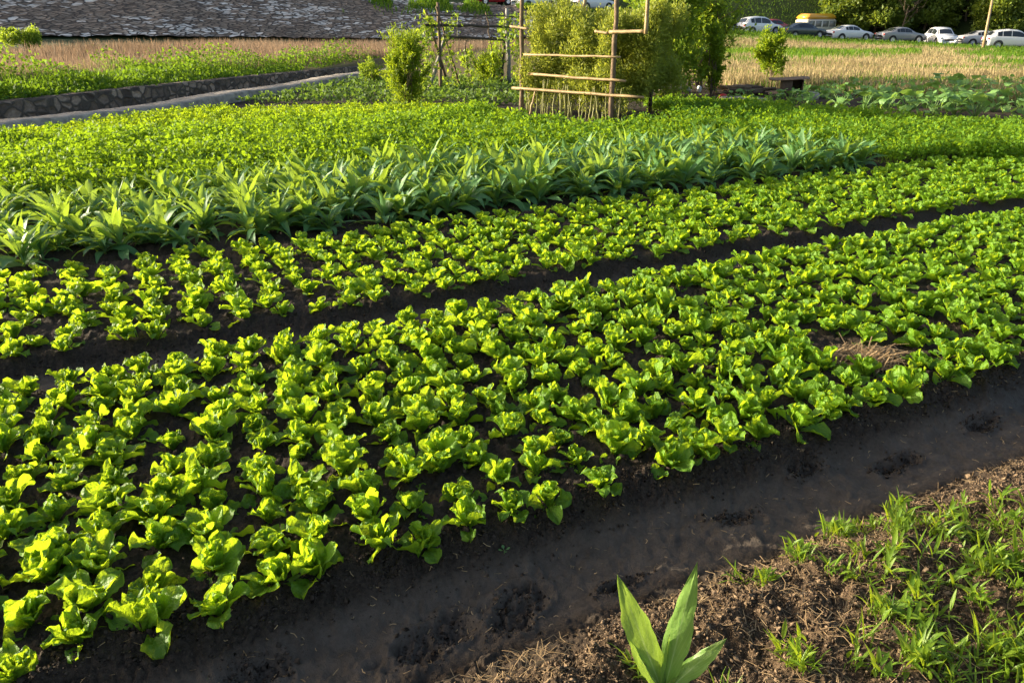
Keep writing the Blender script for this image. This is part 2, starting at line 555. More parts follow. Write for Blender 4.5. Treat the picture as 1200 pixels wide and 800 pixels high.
def leaf_mat(name, dark, light, trans, tr=0.45, rough=0.4, spec=0.5, vein=None, bump=0.0, bscale=60, use_rand=0.35, rib=0.06, spots=None):
    m, nt, out = new_mat(name)
    t = attr(nt, 'tint')
    info = N(nt, 'ShaderNodeObjectInfo').outputs['Random']
    tc = N(nt, 'ShaderNodeTexCoord')
    nz = noise(nt, 14, 3, 0.6, tc.outputs['Object'])
    f = mth(nt, 'ADD', mth(nt, 'MULTIPLY', t, 1 - use_rand), mth(nt, 'MULTIPLY', info, use_rand))
    f = mth(nt, 'ADD', f, mth(nt, 'MULTIPLY', mth(nt, 'SUBTRACT', nz, 0.5), 0.5), clamp=True)
    col = mixc(nt, f, dark, light)
    tcol = mixc(nt, f, tuple(c * 0.8 for c in trans), trans)
    if spots is not None:
        sp = ramp(nt, noise(nt, 45, 2, 0.5, tc.outputs['Object']), [(0.62, 0.0), (0.72, 1.0)])
        col = mixc(nt, mth(nt, 'MULTIPLY', sp, 0.7), col, spots)
    if vein is not None:
        uvn = N(nt, 'ShaderNodeUVMap', uv_map='uv')
        sep = N(nt, 'ShaderNodeSeparateXYZ'); nt.links.new(uvn.outputs[0], sep.inputs[0])
        du = mth(nt, 'ABSOLUTE', mth(nt, 'SUBTRACT', sep.outputs[0], 0.5))
        ribf = mth(nt, 'MULTIPLY', mth(nt, 'SUBTRACT', 1.0, mth(nt, 'DIVIDE', du, rib), clamp=True), mth(nt, 'SUBTRACT', 1.05, sep.outputs[1], clamp=True))
        sv = mth(nt, 'SINE', mth(nt, 'MULTIPLY', mth(nt, 'SUBTRACT', sep.outputs[1], mth(nt, 'MULTIPLY', du, 0.9)), 48.0))
        sv = mth(nt, 'MULTIPLY', mth(nt, 'POWER', mth(nt, 'MAXIMUM', sv, 0.0), 8.0), 0.3)
        vf = mth(nt, 'ADD', ribf, sv, clamp=True)
        col = mixc(nt, mth(nt, 'MULTIPLY', vf, 0.8), col, vein)
        tcol = mixc(nt, mth(nt, 'MULTIPLY', vf, 0.6), tcol, vein)
    p = N(nt, 'ShaderNodeBsdfPrincipled')
    nt.links.new(col, p.inputs['Base Color'])
    p.inputs['Roughness'].default_value = rough
    p.inputs['Specular IOR Level'].default_value = spec
    tl = N(nt, 'ShaderNodeBsdfTranslucent')
    nt.links.new(tcol, tl.inputs['Color'])
    if bump:
        b = N(nt, 'ShaderNodeBump'); b.inputs['Strength'].default_value = bump; b.inputs['Distance'].default_value = 0.01
        nt.links.new(noise(nt, bscale, 3, 0.55, tc.outputs['Object']), b.inputs['Height'])
        nt.links.new(b.outputs[0], p.inputs['Normal']); nt.links.new(b.outputs[0], tl.inputs['Normal'])
    mx = N(nt, 'ShaderNodeMixShader'); mx.inputs[0].default_value = tr
    nt.links.new(p.outputs[0], mx.inputs[1]); nt.links.new(tl.outputs[0], mx.inputs[2])
    nt.links.new(mx.outputs[0], out.inputs[0])
    return m


def plain(name, c1, c2, rough=0.8, spec=0.4, scale=12, bump=0.3, bdist=0.01, metal=0.0, stretch=None, coat=0.0):
    m, nt, out = new_mat(name)
    tc = N(nt, 'ShaderNodeTexCoord')
    co = tc.outputs['Object']
    if stretch:
        mp = N(nt, 'ShaderNodeMapping'); mp.inputs['Scale'].default_value = stretch
        nt.links.new(co, mp.inputs[0]); co = mp.outputs[0]
    f = noise(nt, scale, 5, 0.65, co)
    f2 = ramp(nt, f, [(0.32, 0.0), (0.68, 1.0)])
    p = N(nt, 'ShaderNodeBsdfPrincipled')
    nt.links.new(mixc(nt, f2, c1, c2), p.inputs['Base Color'])
    p.inputs['Roughness'].default_value = rough; p.inputs['Specular IOR Level'].default_value = spec
    p.inputs['Metallic'].default_value = metal
    p.inputs['Coat Weight'].default_value = coat
    if bump:
        b = N(nt, 'ShaderNodeBump'); b.inputs['Strength'].default_value = bump; b.inputs['Distance'].default_value = bdist
        nt.links.new(f, b.inputs['Height']); nt.links.new(b.outputs[0], p.inputs['Normal'])
    nt.links.new(p.outputs[0], out.inputs[0])
    return m


def ground_mat():
    m, nt, out = new_mat('soil_and_turf')
    tc = N(nt, 'ShaderNodeTexCoord'); co = tc.outputs['Object']
    n1 = noise(nt, 9, 8, 0.7, co); n2 = noise(nt, 55, 6, 0.7, co); n3 = noise(nt, 0.5, 5, 0.6, co); n4 = noise(nt, 160, 3, 0.6, co)
    soil = mixc(nt, ramp(nt, n2, [(0.35, 0.0), (0.7, 1.0)]), (0.021, 0.0155, 0.011), (0.064, 0.048, 0.035))
    mudc = mixc(nt, ramp(nt, mth(nt, 'ADD', mth(nt, 'MULTIPLY', n1, 0.6), mth(nt, 'MULTIPLY', n2, 0.4)), [(0.38, 0.0), (0.62, 1.0)]), (0.060, 0.047, 0.036), (0.108, 0.087, 0.068))
    bankc = mixc(nt, ramp(nt, n2, [(0.38, 0.0), (0.62, 1.0)]), (0.035, 0.023, 0.014), (0.125, 0.085, 0.05))
    bankc = mixc(nt, ramp(nt, n4, [(0.62, 0.0), (0.7, 0.8)]), bankc, (0.27, 0.19, 0.11))
    gr = mixc(nt, ramp(nt, n3, [(0.3, 0.0), (0.7, 1.0)]), (0.022, 0.038, 0.010), (0.05, 0.07, 0.018))
    gr = mixc(nt, ramp(nt, n1, [(0.4, 0.0), (0.7, 0.6)]), gr, (0.03, 0.05, 0.012))
    dry = mixc(nt, ramp(nt, n1, [(0.3, 0.0), (0.7, 1.0)]), (0.13, 0.095, 0.04), (0.24, 0.175, 0.085))
    c = mixc(nt, attr(nt, 'mud'), soil, mudc)
    c = mixc(nt, attr(nt, 'bank'), c, bankc)
    gcol = mixc(nt, attr(nt, 'dry'), gr, dry)
    c = mixc(nt, attr(nt, 'grass'), c, gcol)
    c = mixc(nt, mth(nt, 'MULTIPLY', attr(nt, 'wet'), 0.6), c, (0.018, 0.014, 0.011))
    p = N(nt, 'ShaderNodeBsdfPrincipled')
    nt.links.new(c, p.inputs['Base Color'])
    ro = mth(nt, 'SUBTRACT', mth(nt, 'SUBTRACT', 0.95, mth(nt, 'MULTIPLY', attr(nt, 'mud'), 0.12)), mth(nt, 'MULTIPLY', attr(nt, 'wet'), 0.3))
    nt.links.new(ro, p.inputs['Roughness'])
    p.inputs['Specular IOR Level'].default_value = 0.22
    b = N(nt, 'ShaderNodeBump'); b.inputs['Distance'].default_value = 0.02
    nt.links.new(mth(nt, 'SUBTRACT', 0.95, mth(nt, 'MULTIPLY', attr(nt, 'mud'), 0.15)), b.inputs['Strength'])
    nt.links.new(mth(nt, 'ADD', mth(nt, 'MULTIPLY', n2, 0.7), mth(nt, 'MULTIPLY', n4, 0.4)), b.inputs['Height'])
    nt.links.new(b.outputs[0], p.inputs['Normal'])
    nt.links.new(p.outputs[0], out.inputs[0])
    return m


M_LETT = leaf_mat('lettuce_leaf', (0.075, 0.21, 0.016), (0.20, 0.38, 0.024), (0.50, 0.68, 0.018), tr=0.50, rough=0.42, spec=0.4, vein=(0.38, 0.52, 0.10), bump=0.9, bscale=75)
M_TALL = leaf_mat('tall_leaf', (0.055, 0.165, 0.062), (0.115, 0.26, 0.09), (0.40, 0.57, 0.035), tr=0.38, rough=0.52, spec=0.38, vein=(0.28, 0.40, 0.14), bump=0.25, bscale=40, rib=0.07)
M_WEED = leaf_mat('weed_big_leaf', (0.13, 0.27, 0.055), (0.20, 0.35, 0.075), (0.30, 0.45, 0.05), tr=0.38, rough=0.42, spec=0.45, vein=(0.42, 0.56, 0.22), bump=0.3, bscale=60, rib=0.045, spots=(0.10, 0.24, 0.05))
M_CEL = leaf_mat('fine_greens_leaf', (0.045, 0.14, 0.012), (0.14, 0.27, 0.020), (0.32, 0.49, 0.015), tr=0.46, rough=0.6, spec=0.22, use_rand=0.0)
M_YEL = leaf_mat('seedling_leaf', (0.11, 0.22, 0.012), (0.21, 0.34, 0.016), (0.42, 0.56, 0.014), tr=0.48, rough=0.6, spec=0.22, use_rand=0.0)
M_ROWS = leaf_mat('row_crop_leaf', (0.04, 0.09, 0.02), (0.11, 0.19, 0.045), (0.2, 0.32, 0.03), tr=0.38, rough=0.6, spec=0.25, use_rand=0.0)
M_SQUASH = leaf_mat('squash_leaf', (0.11, 0.25, 0.06), (0.22, 0.40, 0.11), (0.36, 0.56, 0.07), tr=0.38, rough=0.5, spec=0.4, vein=(0.25, 0.38, 0.14), bump=0.2, bscale=30)
M_MEAD = leaf_mat('meadow_leaf', (0.045, 0.12, 0.012), (0.12, 0.23, 0.02), (0.26, 0.42, 0.02), tr=0.44, rough=0.65, spec=0.2, use_rand=0.0)
M_DRY = leaf_mat('dry_grass', (0.22, 0.17, 0.075), (0.44, 0.36, 0.19), (0.5, 0.40, 0.2), tr=0.35, rough=0.7, spec=0.2, use_rand=0.0)
M_HEDGE = leaf_mat('hedge_leaf', (0.15, 0.20, 0.025), (0.28, 0.33, 0.055), (0.50, 0.55, 0.06), tr=0.42, rough=0.5, spec=0.35)
M_BUSH = leaf_mat('bush_leaf', (0.06, 0.14, 0.016), (0.21, 0.31, 0.035), (0.46, 0.60, 0.035), tr=0.42, rough=0.55, spec=0.3)
M_SHRUB = leaf_mat('shrub_leaf', (0.10, 0.18, 0.012), (0.19, 0.29, 0.02), (0.42, 0.54, 0.02), tr=0.45, rough=0.55, spec=0.3)
M_TREE = leaf_mat('tree_leaf', (0.06, 0.105, 0.016), (0.19, 0.25, 0.034), (0.36, 0.44, 0.035), tr=0.38, rough=0.5, spec=0.35)
M_GRASS = leaf_mat('grass_blade', (0.06, 0.15, 0.012), (0.19, 0.29, 0.02), (0.40, 0.52, 0.02), tr=0.42, rough=0.45, spec=0.4)
M_STRAW = leaf_mat('straw', (0.16, 0.105, 0.05), (0.42, 0.30, 0.16), (0.3, 0.2, 0.1), tr=0.15, rough=0.7, spec=0.25, use_rand=0.0)
M_CRUMB = plain('crumb', (0.035, 0.024, 0.015), (0.26, 0.185, 0.115), 0.95, 0.2, 30, 0.3)
M_CLOD = plain('clod', (0.030, 0.023, 0.017), (0.075, 0.058, 0.044), 0.95, 0.2, 40, 0.5)
M_BAMBOO = plain('bamboo', (0.22, 0.15, 0.07), (0.42, 0.31, 0.16), 0.55, 0.4, 5, 0.1, stretch=(1, 1, 1))
M_POST = plain('weathered_post', (0.10, 0.07, 0.045), (0.22, 0.16, 0.10), 0.85, 0.3, 9, 0.4)
M_GREYPOST = plain('grey_post', (0.18, 0.17, 0.16), (0.32, 0.31, 0.29), 0.85, 0.3, 9, 0.4)
M_DARKPOST = plain('dark_pole', (0.045, 0.035, 0.028), (0.11, 0.085, 0.065), 0.85, 0.3, 9, 0.4)
M_BARK = plain('bark', (0.08, 0.06, 0.042), (0.20, 0.15, 0.105), 0.9, 0.2, 8, 0.7, 0.03)
M_STEM = leaf_mat('green_stem', (0.24, 0.25, 0.08), (0.42, 0.40, 0.17), (0.3, 0.35, 0.08), tr=0.2, rough=0.5, spec=0.4)
M_CONC = plain('concrete', (0.17, 0.15, 0.125), (0.42, 0.375, 0.31), 0.9, 0.3, 5, 0.9, 0.05)
M_ROAD = plain('asphalt', (0.045, 0.044, 0.042), (0.075, 0.072, 0.068), 0.9, 0.3, 4, 0.3)
M_BLACK = plain('black_rubber', (0.012, 0.012, 0.012), (0.022, 0.022, 0.022), 0.7, 0.3, 20, 0.0)
M_RIM = plain('alloy', (0.45, 0.45, 0.46), (0.6, 0.6, 0.6), 0.35, 0.5, 10, 0.0, metal=0.7)
M_GLASS = plain('car_glass', (0.012, 0.016, 0.022), (0.02, 0.025, 0.032), 0.08, 0.6, 3, 0.0)
M_PANE = plain('bus_glass', (0.13, 0.13, 0.11), (0.22, 0.21, 0.18), 0.15, 0.5, 2, 0.0)
M_TAIL = plain('tail_lamp', (0.28, 0.015, 0.012), (0.4, 0.02, 0.015), 0.2, 0.5, 8, 0.0)
M_HEAD = plain('head_lamp', (0.5, 0.5, 0.5), (0.7, 0.7, 0.7), 0.12, 0.6, 8, 0.0)
M_BOARD = plain('dark_board', (0.06, 0.045, 0.034), (0.14, 0.10, 0.07), 0.8, 0.3, 6, 0.3)
M_RUST = plain('brown_sheet', (0.13, 0.085, 0.055), (0.24, 0.15, 0.09), 0.7, 0.3, 5, 0.3)
M_STONE = plain('pale_stone', (0.24, 0.215, 0.18), (0.40, 0.36, 0.31), 0.9, 0.3, 7, 0.6, 0.02)
M_REDBAG = plain('red_bag', (0.4, 0.02, 0.02), (0.55, 0.04, 0.03), 0.5, 0.4, 10, 0.2)
M_WHITE = plain('white_metal', (0.62, 0.62, 0.6), (0.75, 0.75, 0.73), 0.5, 0.4, 5, 0.1)


def rubble_mat(name, scale, c_lo, c_hi, mortar, pale=None, vec=(1, 1, 1), use_uv=True, rot=0.0):
    m, nt, out = new_mat(name)
    if use_uv:
        co = N(nt, 'ShaderNodeUVMap', uv_map='uv').outputs[0]
    else:
        co = N(nt, 'ShaderNodeTexCoord').outputs['Object']
    mp = N(nt, 'ShaderNodeMapping'); mp.inputs['Scale'].default_value = vec; mp.inputs['Rotation'].default_value = (0, 0, rot)
    nt.links.new(co, mp.inputs[0])
    dn = N(nt, 'ShaderNodeTexNoise'); dn.inputs['Scale'].default_value = scale * 0.9; nt.links.new(mp.outputs[0], dn.inputs[0])
    dv = N(nt, 'ShaderNodeMix', data_type='VECTOR'); dv.inputs[0].default_value = 0.55 / scale
    nt.links.new(mp.outputs[0], dv.inputs[4]); nt.links.new(dn.outputs['Color'], dv.inputs[5])
    co2 = dv.outputs[1]
    v1 = N(nt, 'ShaderNodeTexVoronoi', feature='DISTANCE_TO_EDGE'); v1.inputs['Scale'].default_value = scale; nt.links.new(co2, v1.inputs['Vector'])
    v2 = N(nt, 'ShaderNodeTexVoronoi', feature='F1'); v2.inputs['Scale'].default_value = scale; nt.links.new(co2, v2.inputs['Vector'])
    sepc = N(nt, 'ShaderNodeSeparateColor'); nt.links.new(v2.outputs['Color'], sepc.inputs[0])
    c = mixc(nt, sepc.outputs[0], c_lo, c_hi)
    nf = noise(nt, scale * 4, 5, 0.7, mp.outputs[0])
    c = mixc(nt, ramp(nt, nf, [(0.35, 0.0), (0.75, 0.55)]), c, tuple(x * 0.5 for x in c_lo))
    joint = ramp(nt, v1.outputs['Distance'], [(0.05, 1.0), (0.15, 0.0)])
    mort = mortar
    if pale is not None:
        big = noise(nt, scale * 0.06, 5, 0.6, mp.outputs[0], 0.5)
        pf = ramp(nt, mth(nt, 'ADD', big, mth(nt, 'MULTIPLY', mth(nt, 'SUBTRACT', sepc.outputs[1], 0.5), 0.28)), [(0.53, 0.0), (0.60, 0.9)])
        c = mixc(nt, pf, c, pale)
    c = mixc(nt, joint, c, mort)
    p = N(nt, 'ShaderNodeBsdfPrincipled'); nt.links.new(c, p.inputs['Base Color'])
    p.inputs['Roughness'].default_value = 0.9; p.inputs['Specular IOR Level'].default_value = 0.25
    b = N(nt, 'ShaderNodeBump'); b.inputs['Strength'].default_value = 0.9; b.inputs['Distance'].default_value = 0.12
    hgt = mth(nt, 'ADD', mth(nt, 'MULTIPLY', mth(nt, 'MINIMUM', v1.outputs['Distance'], 0.3), 2.0), mth(nt, 'MULTIPLY', nf, 0.4))
    nt.links.new(hgt, b.inputs['Height']); nt.links.new(b.outputs[0], p.inputs['Normal'])
    nt.links.new(p.outputs[0], out.inputs[0])
    return m


# ------------------------------------------------------------------ the ground sheet
def build_ground():
    fine = np.radians(np.arange(-46, 46.01, 0.125))
    coarse = np.radians(np.arange(51, 309.1, 6))
    az = np.concatenate([fine, coarse])
    r = np.concatenate([[0.25, 0.5, 0.8, 1.05], 1.25 * np.exp(np.arange(0, math.log(6 / 1.25), 0.0045)), 6 * np.exp(np.arange(0, math.log(900 / 6.0), 0.008))])
    A, Rr = np.meshgrid(az, r)
    A2 = np.where(A > np.pi, A - 2 * np.pi, A)
    x = Rr * np.sin(A2); y = Rr * np.cos(A2)
    z, bank, mud, grass, dry, wet = ground(x, y, True)
    na, nr = len(az), len(r)
    V = np.stack([x, y, z], -1).reshape(-1, 3)
    i, j = np.meshgrid(np.arange(nr - 1), np.arange(na), indexing='ij')
    a = (i * na + j).ravel(); b = (i * na + (j + 1) % na).ravel()
    F = np.stack([a, a + na, b + na, b], -1)
    me = mesh_np('ground', V, F, attrs={'bank': bank.ravel(), 'mud': mud.ravel(), 'grass': grass.ravel(), 'dry': dry.ravel(), 'wet': wet.ravel()})
    o = link('ground', me, ground_mat())
    o['kind'] = 'structure'
    return o


build_ground()


def polar_patch(az0, az1, k0, k1, na, nr, lift, noise_amp=0.0, f0=0.0, f1=1.0):
    az = np.linspace(az0, az1, na)
    f = np.linspace(f0, f1, nr)
    A, Fv = np.meshgrid(az, f)
    R, Z = far_knots(A)
    r = R[..., k0] + (R[..., k1] - R[..., k0]) * Fv
    z = Z[..., k0] + (Z[..., k1] - Z[..., k0]) * Fv + lift
    x, y = r * np.sin(A), r * np.cos(A)
    if noise_amp:
        z = z + noise_amp * fbm(x * 2.2, y * 2.2, 3, 123)
    V = np.stack([x, y, z], -1).reshape(-1, 3)
    i, j = np.meshgrid(np.arange(nr - 1), np.arange(na - 1), indexing='ij')
    a = (i * na + j).ravel()
    F = np.stack([a, a + na, a + na + 1, a + 1], -1)
    # uv in metres: along the slope foot and up it
    d = np.concatenate([[0], np.cumsum(np.hypot(np.diff(x[0]), np.diff(y[0])))])
    up = np.cumsum(np.vstack([np.zeros(na), np.sqrt(np.diff(r, axis=0) ** 2 + np.diff(z, axis=0) ** 2)]), 0)
    uv = np.stack([np.broadcast_to(d, A.shape), up], -1).reshape(-1, 2)
    return V, F, uv


M_REVET = rubble_mat('rubble_slope', 3.3, (0.15, 0.11, 0.08), (0.42, 0.325, 0.24), (0.055, 0.042, 0.034), pale=(0.78, 0.72, 0.64), vec=(0.62, 1.3, 1), rot=0.4)
V, F, uv = polar_patch(_az[2] - 0.15, _az[8], 1, 2, 260, 50, 0.22, 0.10)
tag(link('stone_revetment', mesh_np('stone_revetment', V, F, uv=uv), M_REVET),
    'long grey rubble stone slope with whitish streaks rising behind the meadow', 'stone embankment')
V, F, uv = polar_patch(_az[5], _az[16], 2, 3, 160, 4, 0.12)
o = link('road', mesh_np('road', V, F, uv=uv), M_ROAD); o['kind'] = 'structure'


# ------------------------------------------------------------------ channel: retaining wall and kerb
def ribbon(name, ys, off0, off1, z0f, z1f, mat, label, cat, bumps=0.02):
    """a wall following the kerb line, between offsets off0..off1 to its left"""
    ys = np.asarray(ys)
    xs = kerb_x(ys)
    n = len(ys)
    z0 = z0f(ys); z1 = z1f(ys)
    j = bumps * fbm(ys * 3, ys * 0, 3, 11)
    prof = []
    for (o_, z_) in ((off0, z0), (off0 + j * 0.5, (z0 + z1) / 2), (off0 + 0.005 + j, z1 - 0.03), (off0 + 0.035 + j, z1 + j * 0.4), (off1 - 0.03, z1 + j * 0.3), (off1, z1 - 0.03), (off1, z0)):
        prof.append(np.stack([xs - np.asarray(o_) / 0.92, ys, np.broadcast_to(z_, (n,))], -1))
    V = np.stack(prof, 1); k = V.shape[1]
    F = []
    for i in range(n - 1):
        for q in range(k - 1):
            a = i * k + q
            F.append([a, a + k, a + k + 1, a + 1])
    F = np.array(F)
    d = np.concatenate([[0], np.cumsum(np.hypot(np.diff(xs), np.diff(ys)))])
    hh = np.concatenate([[0], np.cumsum(np.linalg.norm(np.diff(V[0], axis=0), axis=1))])
    uv = np.stack([np.repeat(d, k), np.tile(hh, n)], -1)
    me = mesh_np(name, V.reshape(-1, 3), F[:, ::-1], uv=uv)
    return tag(link(name, me, mat), label, cat)


M_RWALL = rubble_mat('retaining_stone', 6.0, (0.06, 0.045, 0.035), (0.46, 0.35, 0.26), (0.09, 0.075, 0.06), vec=(0.75, 1.0, 1))
ribbon('retaining_wall', np.arange(4, 40, 0.12), 1.05, 1.42, lambda y: -0.2 + 0 * y, lambda y: wall_top(y), M_RWALL,
       'low dark rubble retaining wall holding up the green meadow', 'stone wall', 0.06)
ribbon('concrete_kerb', np.arange(4, 36, 0.12), -0.30, 0.35, lambda y: -0.2 + 0 * y, lambda y: 0.31 + 0.02 * np.sin(y), M_CONC,
       'pale concrete kerb of the drain between the stone wall and the celery bed', 'concrete kerb', 0.06)


# ------------------------------------------------------------------ lettuces
def lettuce(rg, nu=13, nv=13, nleaf=16):
    G = Geo()
    a0 = rg.uniform(0, 6.28)
    for k in range(nleaf):
        q = k / (nleaf - 1)                       # 0 outer .. 1 heart
        L = (0.158 - 0.06 * q ** 1.3) * rg.uniform(0.75, 1.15)
        W = (0.088 - 0.028 * q) * rg.uniform(0.75, 1.3)
        e0 = math.radians(38 + 46 * q ** 0.8) + rg.normal(0, 0.16)
        bend = (0.75 - 0.65 * q) * rg.uniform(0.3, 1.7)
        if k < 3 and rg.random() < 0.55:
            e0 = rg.uniform(0.15, 0.5); bend = rg.uniform(0.3, 1.0); L *= 0.95
        P, F, uv = leaf_patch(L, W, e0, bend, a0 + 2.39996 * k + rg.normal(0, 0.3), sh_round, nu, nv, cup=rg.uniform(0.15, 0.75), ruf=rg.uniform(0.2, 0.5),
                              freq=rg.uniform(8, 15), rg=rg, side_curl=rg.normal(0, 0.25), twist=rg.normal(0, 0.45), base=(rg.normal(0, 0.006), rg.normal(0, 0.006), 0.015 * q))
        G.add(P, F, np.clip(0.25 + 0.5 * q + rg.normal(0, 0.18), 0, 1), uv)
    return G


lett_hi = [lettuce(np.random.default_rng(100 + i)) for i in range(22)]
lett_lo = [lettuce(np.random.default_rng(200 + i), 7, 8, 13).arr() for i in range(16)]
lett_me = []
for g in lett_hi:
    me = g.mesh('lettuce'); me.materials.append(M_LETT); lett_me.append(me)

BARE = [(1008, 418, 0.27), (1095, 385, 0.13), (800, 352, 0.10), (430, 520, 0.07), (60, 560, 0.06)]
BARE = [(*onz(a, b, 0.15)[:2], r) for a, b, r in BARE]
spots = []
rg = np.random.default_rng(5)
for i, s in enumerate(np.arange(-3.2, 11.5, 0.203)):
    for j, t in enumerate(np.arange(2.42, 4.66, 0.201)):
        s2 = s + rg.normal(0, 0.022) + 0.03 * j
        t2 = t + rg.normal(0, 0.022)
        x, y = st(s2, t2)
        if any(math.hypot(x - bx, y - by) < r for bx, by, r in BARE) or rg.random() < 0.02:
            continue
        spots.append((x, y, 1, rg.triangular(0.66, 0.92, 1.08), j, s2))
rg = np.random.default_rng(6)
s = -4.0
while s < 14.5:
    for j, t in enumerate(np.arange(5.27, 7.2, 0.195)):
        s2 = s + rg.normal(0, 0.036) + 0.02 * (j % 2); t2 = t + rg.normal(0, 0.03)
        if rg.random() < 0.03: continue
        x, y = st(s2, t2)
        spots.append((x, y, 2, rg.triangular(0.64, 0.92, 1.06), j, s2))
    s += np.interp(s, [-1, 0.5, 2.0, 6], [0.275, 0.265, 0.23, 0.215])
spots = np.array(spots)
px, py, dep = proj(spots[:, 0], spots[:, 1], np.full(len(spots), 0.2))
inview = (px > -20) & (px < 1220) & (py > -20) & (py < 830) & (dep > 0)
order = np.argsort(np.where(inview, dep / spots[:, 3], 1e9))
hero = order[:300]
jmax = 9
rg = np.random.default_rng(8)
straw_xy = onz(1010, 425, 0.15)[:2]
corner = hero[np.argmin((px[hero] - 40) ** 2 + (py[hero] - 770) ** 2)]
seedmate = hero[np.argmin((px[hero] - 430) ** 2 + (py[hero] - 640) ** 2)]
LG = 'lettuces growing in the front bed'
for k, i in enumerate(hero):
    x, y, bed, sc, j, s2 = spots[i]
    o = bpy.data.objects.new('lettuce', lett_me[int(rg.integers(22))])
    COL.objects.link(o)
    o.location = (x, y, gz(x, y) - 0.004)
    o.rotation_euler = (rg.normal(0, 0.09), rg.normal(0, 0.09), rg.uniform(0, 6.28))
    o.scale = (sc, sc, sc * rg.uniform(0.98, 1.25))
    if i == corner:
        lb = 'open leaf lettuce standing alone at the bottom left corner of the front bed'
    elif i == seedmate:
        lb = 'edge lettuce directly up the bank from the tiny seedling in the mud'
    elif bed == 2:
        lb = 'small leaf lettuce in the second bed just beyond the dark furrow'
    elif math.hypot(x - straw_xy[0], y - straw_xy[1]) < 0.42:
        lb = 'leaf lettuce growing right beside the heap of dry straw'
    elif j == 0:
        lb = 'leaf lettuce in the outermost row of the front bed above the muddy furrow'
    elif j >= jmax - 0:
        lb = 'leaf lettuce in the back row of the front bed along the dark furrow'
    else:
        lb = 'bright green leaf lettuce among its neighbours inside the front bed'
    tag(o, lb, 'lettuce', LG if bed == 1 else 'lettuces in the second bed')
rest = np.array([i for i in range(len(spots)) if i not in set(hero.tolist())])
pos = np.stack([spots[rest, 0], spots[rest, 1], ground(spots[rest, 0], spots[rest, 1], fine=False) - 0.004], -1)
G = scatter(lett_lo, pos, rng.uniform(0, 6.28, len(rest)), spots[rest, 3], rng.normal(0, 0.14, len(rest)))
tag(G.obj('lettuce_rows', M_LETT), 'dense bright green lettuces filling the second bed and the far right of the front bed', 'lettuces', None, 'stuff')


# ------------------------------------------------------------------ tall sword-leaved plants
def sword(rg, nleaf=18, nu=5, nv=10):
    G = Geo()
    a0 = rg.uniform(0, 6.28)
    for k in range(nleaf):
        q = k / (nleaf - 1)
        L = rg.uniform(0.30, 0.47) * (1.0 if q < 0.8 else 0.85)
        W = rg.uniform(0.07, 0.115)
        e0 = math.radians(22 + 56 * q) + rg.normal(0, 0.12)
        bend = (1.9 - 1.05 * q) * rg.uniform(0.35, 1.5)
        P, F, uv = leaf_patch(L, W, e0, bend, a0 + 2.39996 * k + rg.normal(0, 0.6), sh_lance, nu, nv, cup=rg.uniform(0.05, 0.35), ruf=rg.uniform(0.03, 0.09), freq=9, rg=rg,
                              twist=rg.normal(0, 0.5), base=(0, 0, 0.02 + 0.10 * q), r0=0.008)
        G.add(P, F, np.clip(0.25 + 0.45 * q + rg.normal(0, 0.15), 0, 1), uv)
    tube(G, [[0, 0, -0.02], [0, 0, 0.07], [0.005, 0, 0.15]], [0.014, 0.013, 0.008], 6, 0.7)
    return G


sword_me = []
for i in range(14):
    me = sword(np.random.default_rng(300 + i), int(np.random.default_rng(330 + i).integers(16, 24))).mesh('sword_leaf_plant'); me.materials.append(M_TALL); sword_me.append(me)
rg = np.random.default_rng(9)
for i, s in enumerate(np.arange(-2.6, 9.75, 0.29)):
    for j, t in enumerate(np.arange(7.55, 9.5, 0.32)):
        s2, t2 = s + rg.normal(0, 0.08), t + rg.normal(0, 0.06)
        if s2 + 0.25 * (t2 - 7.5) > 9.8: continue
        x, y = st(s2, t2)
        ppx, ppy, _ = proj(x, y, 0.4)
        if ppx < -70 or ppx > 1260 or rg.random() < 0.04: continue
        o = bpy.data.objects.new('sword_leaf_plant', sword_me[int(rg.integers(14))])
        COL.objects.link(o)
        o.location = (x, y, gz(x, y) - 0.01)
        sc = rg.uniform(0.82, 1.12) * np.interp(s2, [-2, 1, 3, 9], [0.88, 0.92, 1.08, 0.95])
        o.scale = (sc, sc, sc * rg.uniform(0.85, 1.25))
        o.rotation_euler = (rg.normal(0, 0.08), rg.normal(0, 0.08), rg.uniform(0, 6.28))
        if j == 0:
            lb = 'tall plant with drooping sword-shaped leaves in the row facing the second lettuce bed'
        elif s2 > 9.2:
            lb = 'tall sword-leaved plant at the right end of its bed'
        else:
            lb = 'tall blue-green sword-leaved plant inside the third bed'
        tag(o, lb, 'leaf vegetable', 'tall sword-leaved plants in the third bed')


# ------------------------------------------------------------------ fine leaved greens (stuff)
def in_poly(x, y, poly):
    inside = np.zeros(len(x), bool)
    n = len(poly)
    for i in range(n):
        x1, y1 = poly[i]; x2, y2 = poly[(i + 1) % n]
        c = ((y1 > y) != (y2 > y)) & (x < (x2 - x1) * (y - y1) / (y2 - y1 + 1e-12) + x1)
        inside ^= c
    return inside


def fill(poly, dens, rg):
    p = np.array(poly)
    lo, hi = p.min(0), p.max(0)
    n = int((hi[0] - lo[0]) * (hi[1] - lo[1]) * dens)
    x = rg.uniform(lo[0], hi[0], n); y = rg.uniform(lo[1], hi[1], n)
    k = in_poly(x, y, poly)
    return x[k], y[k]


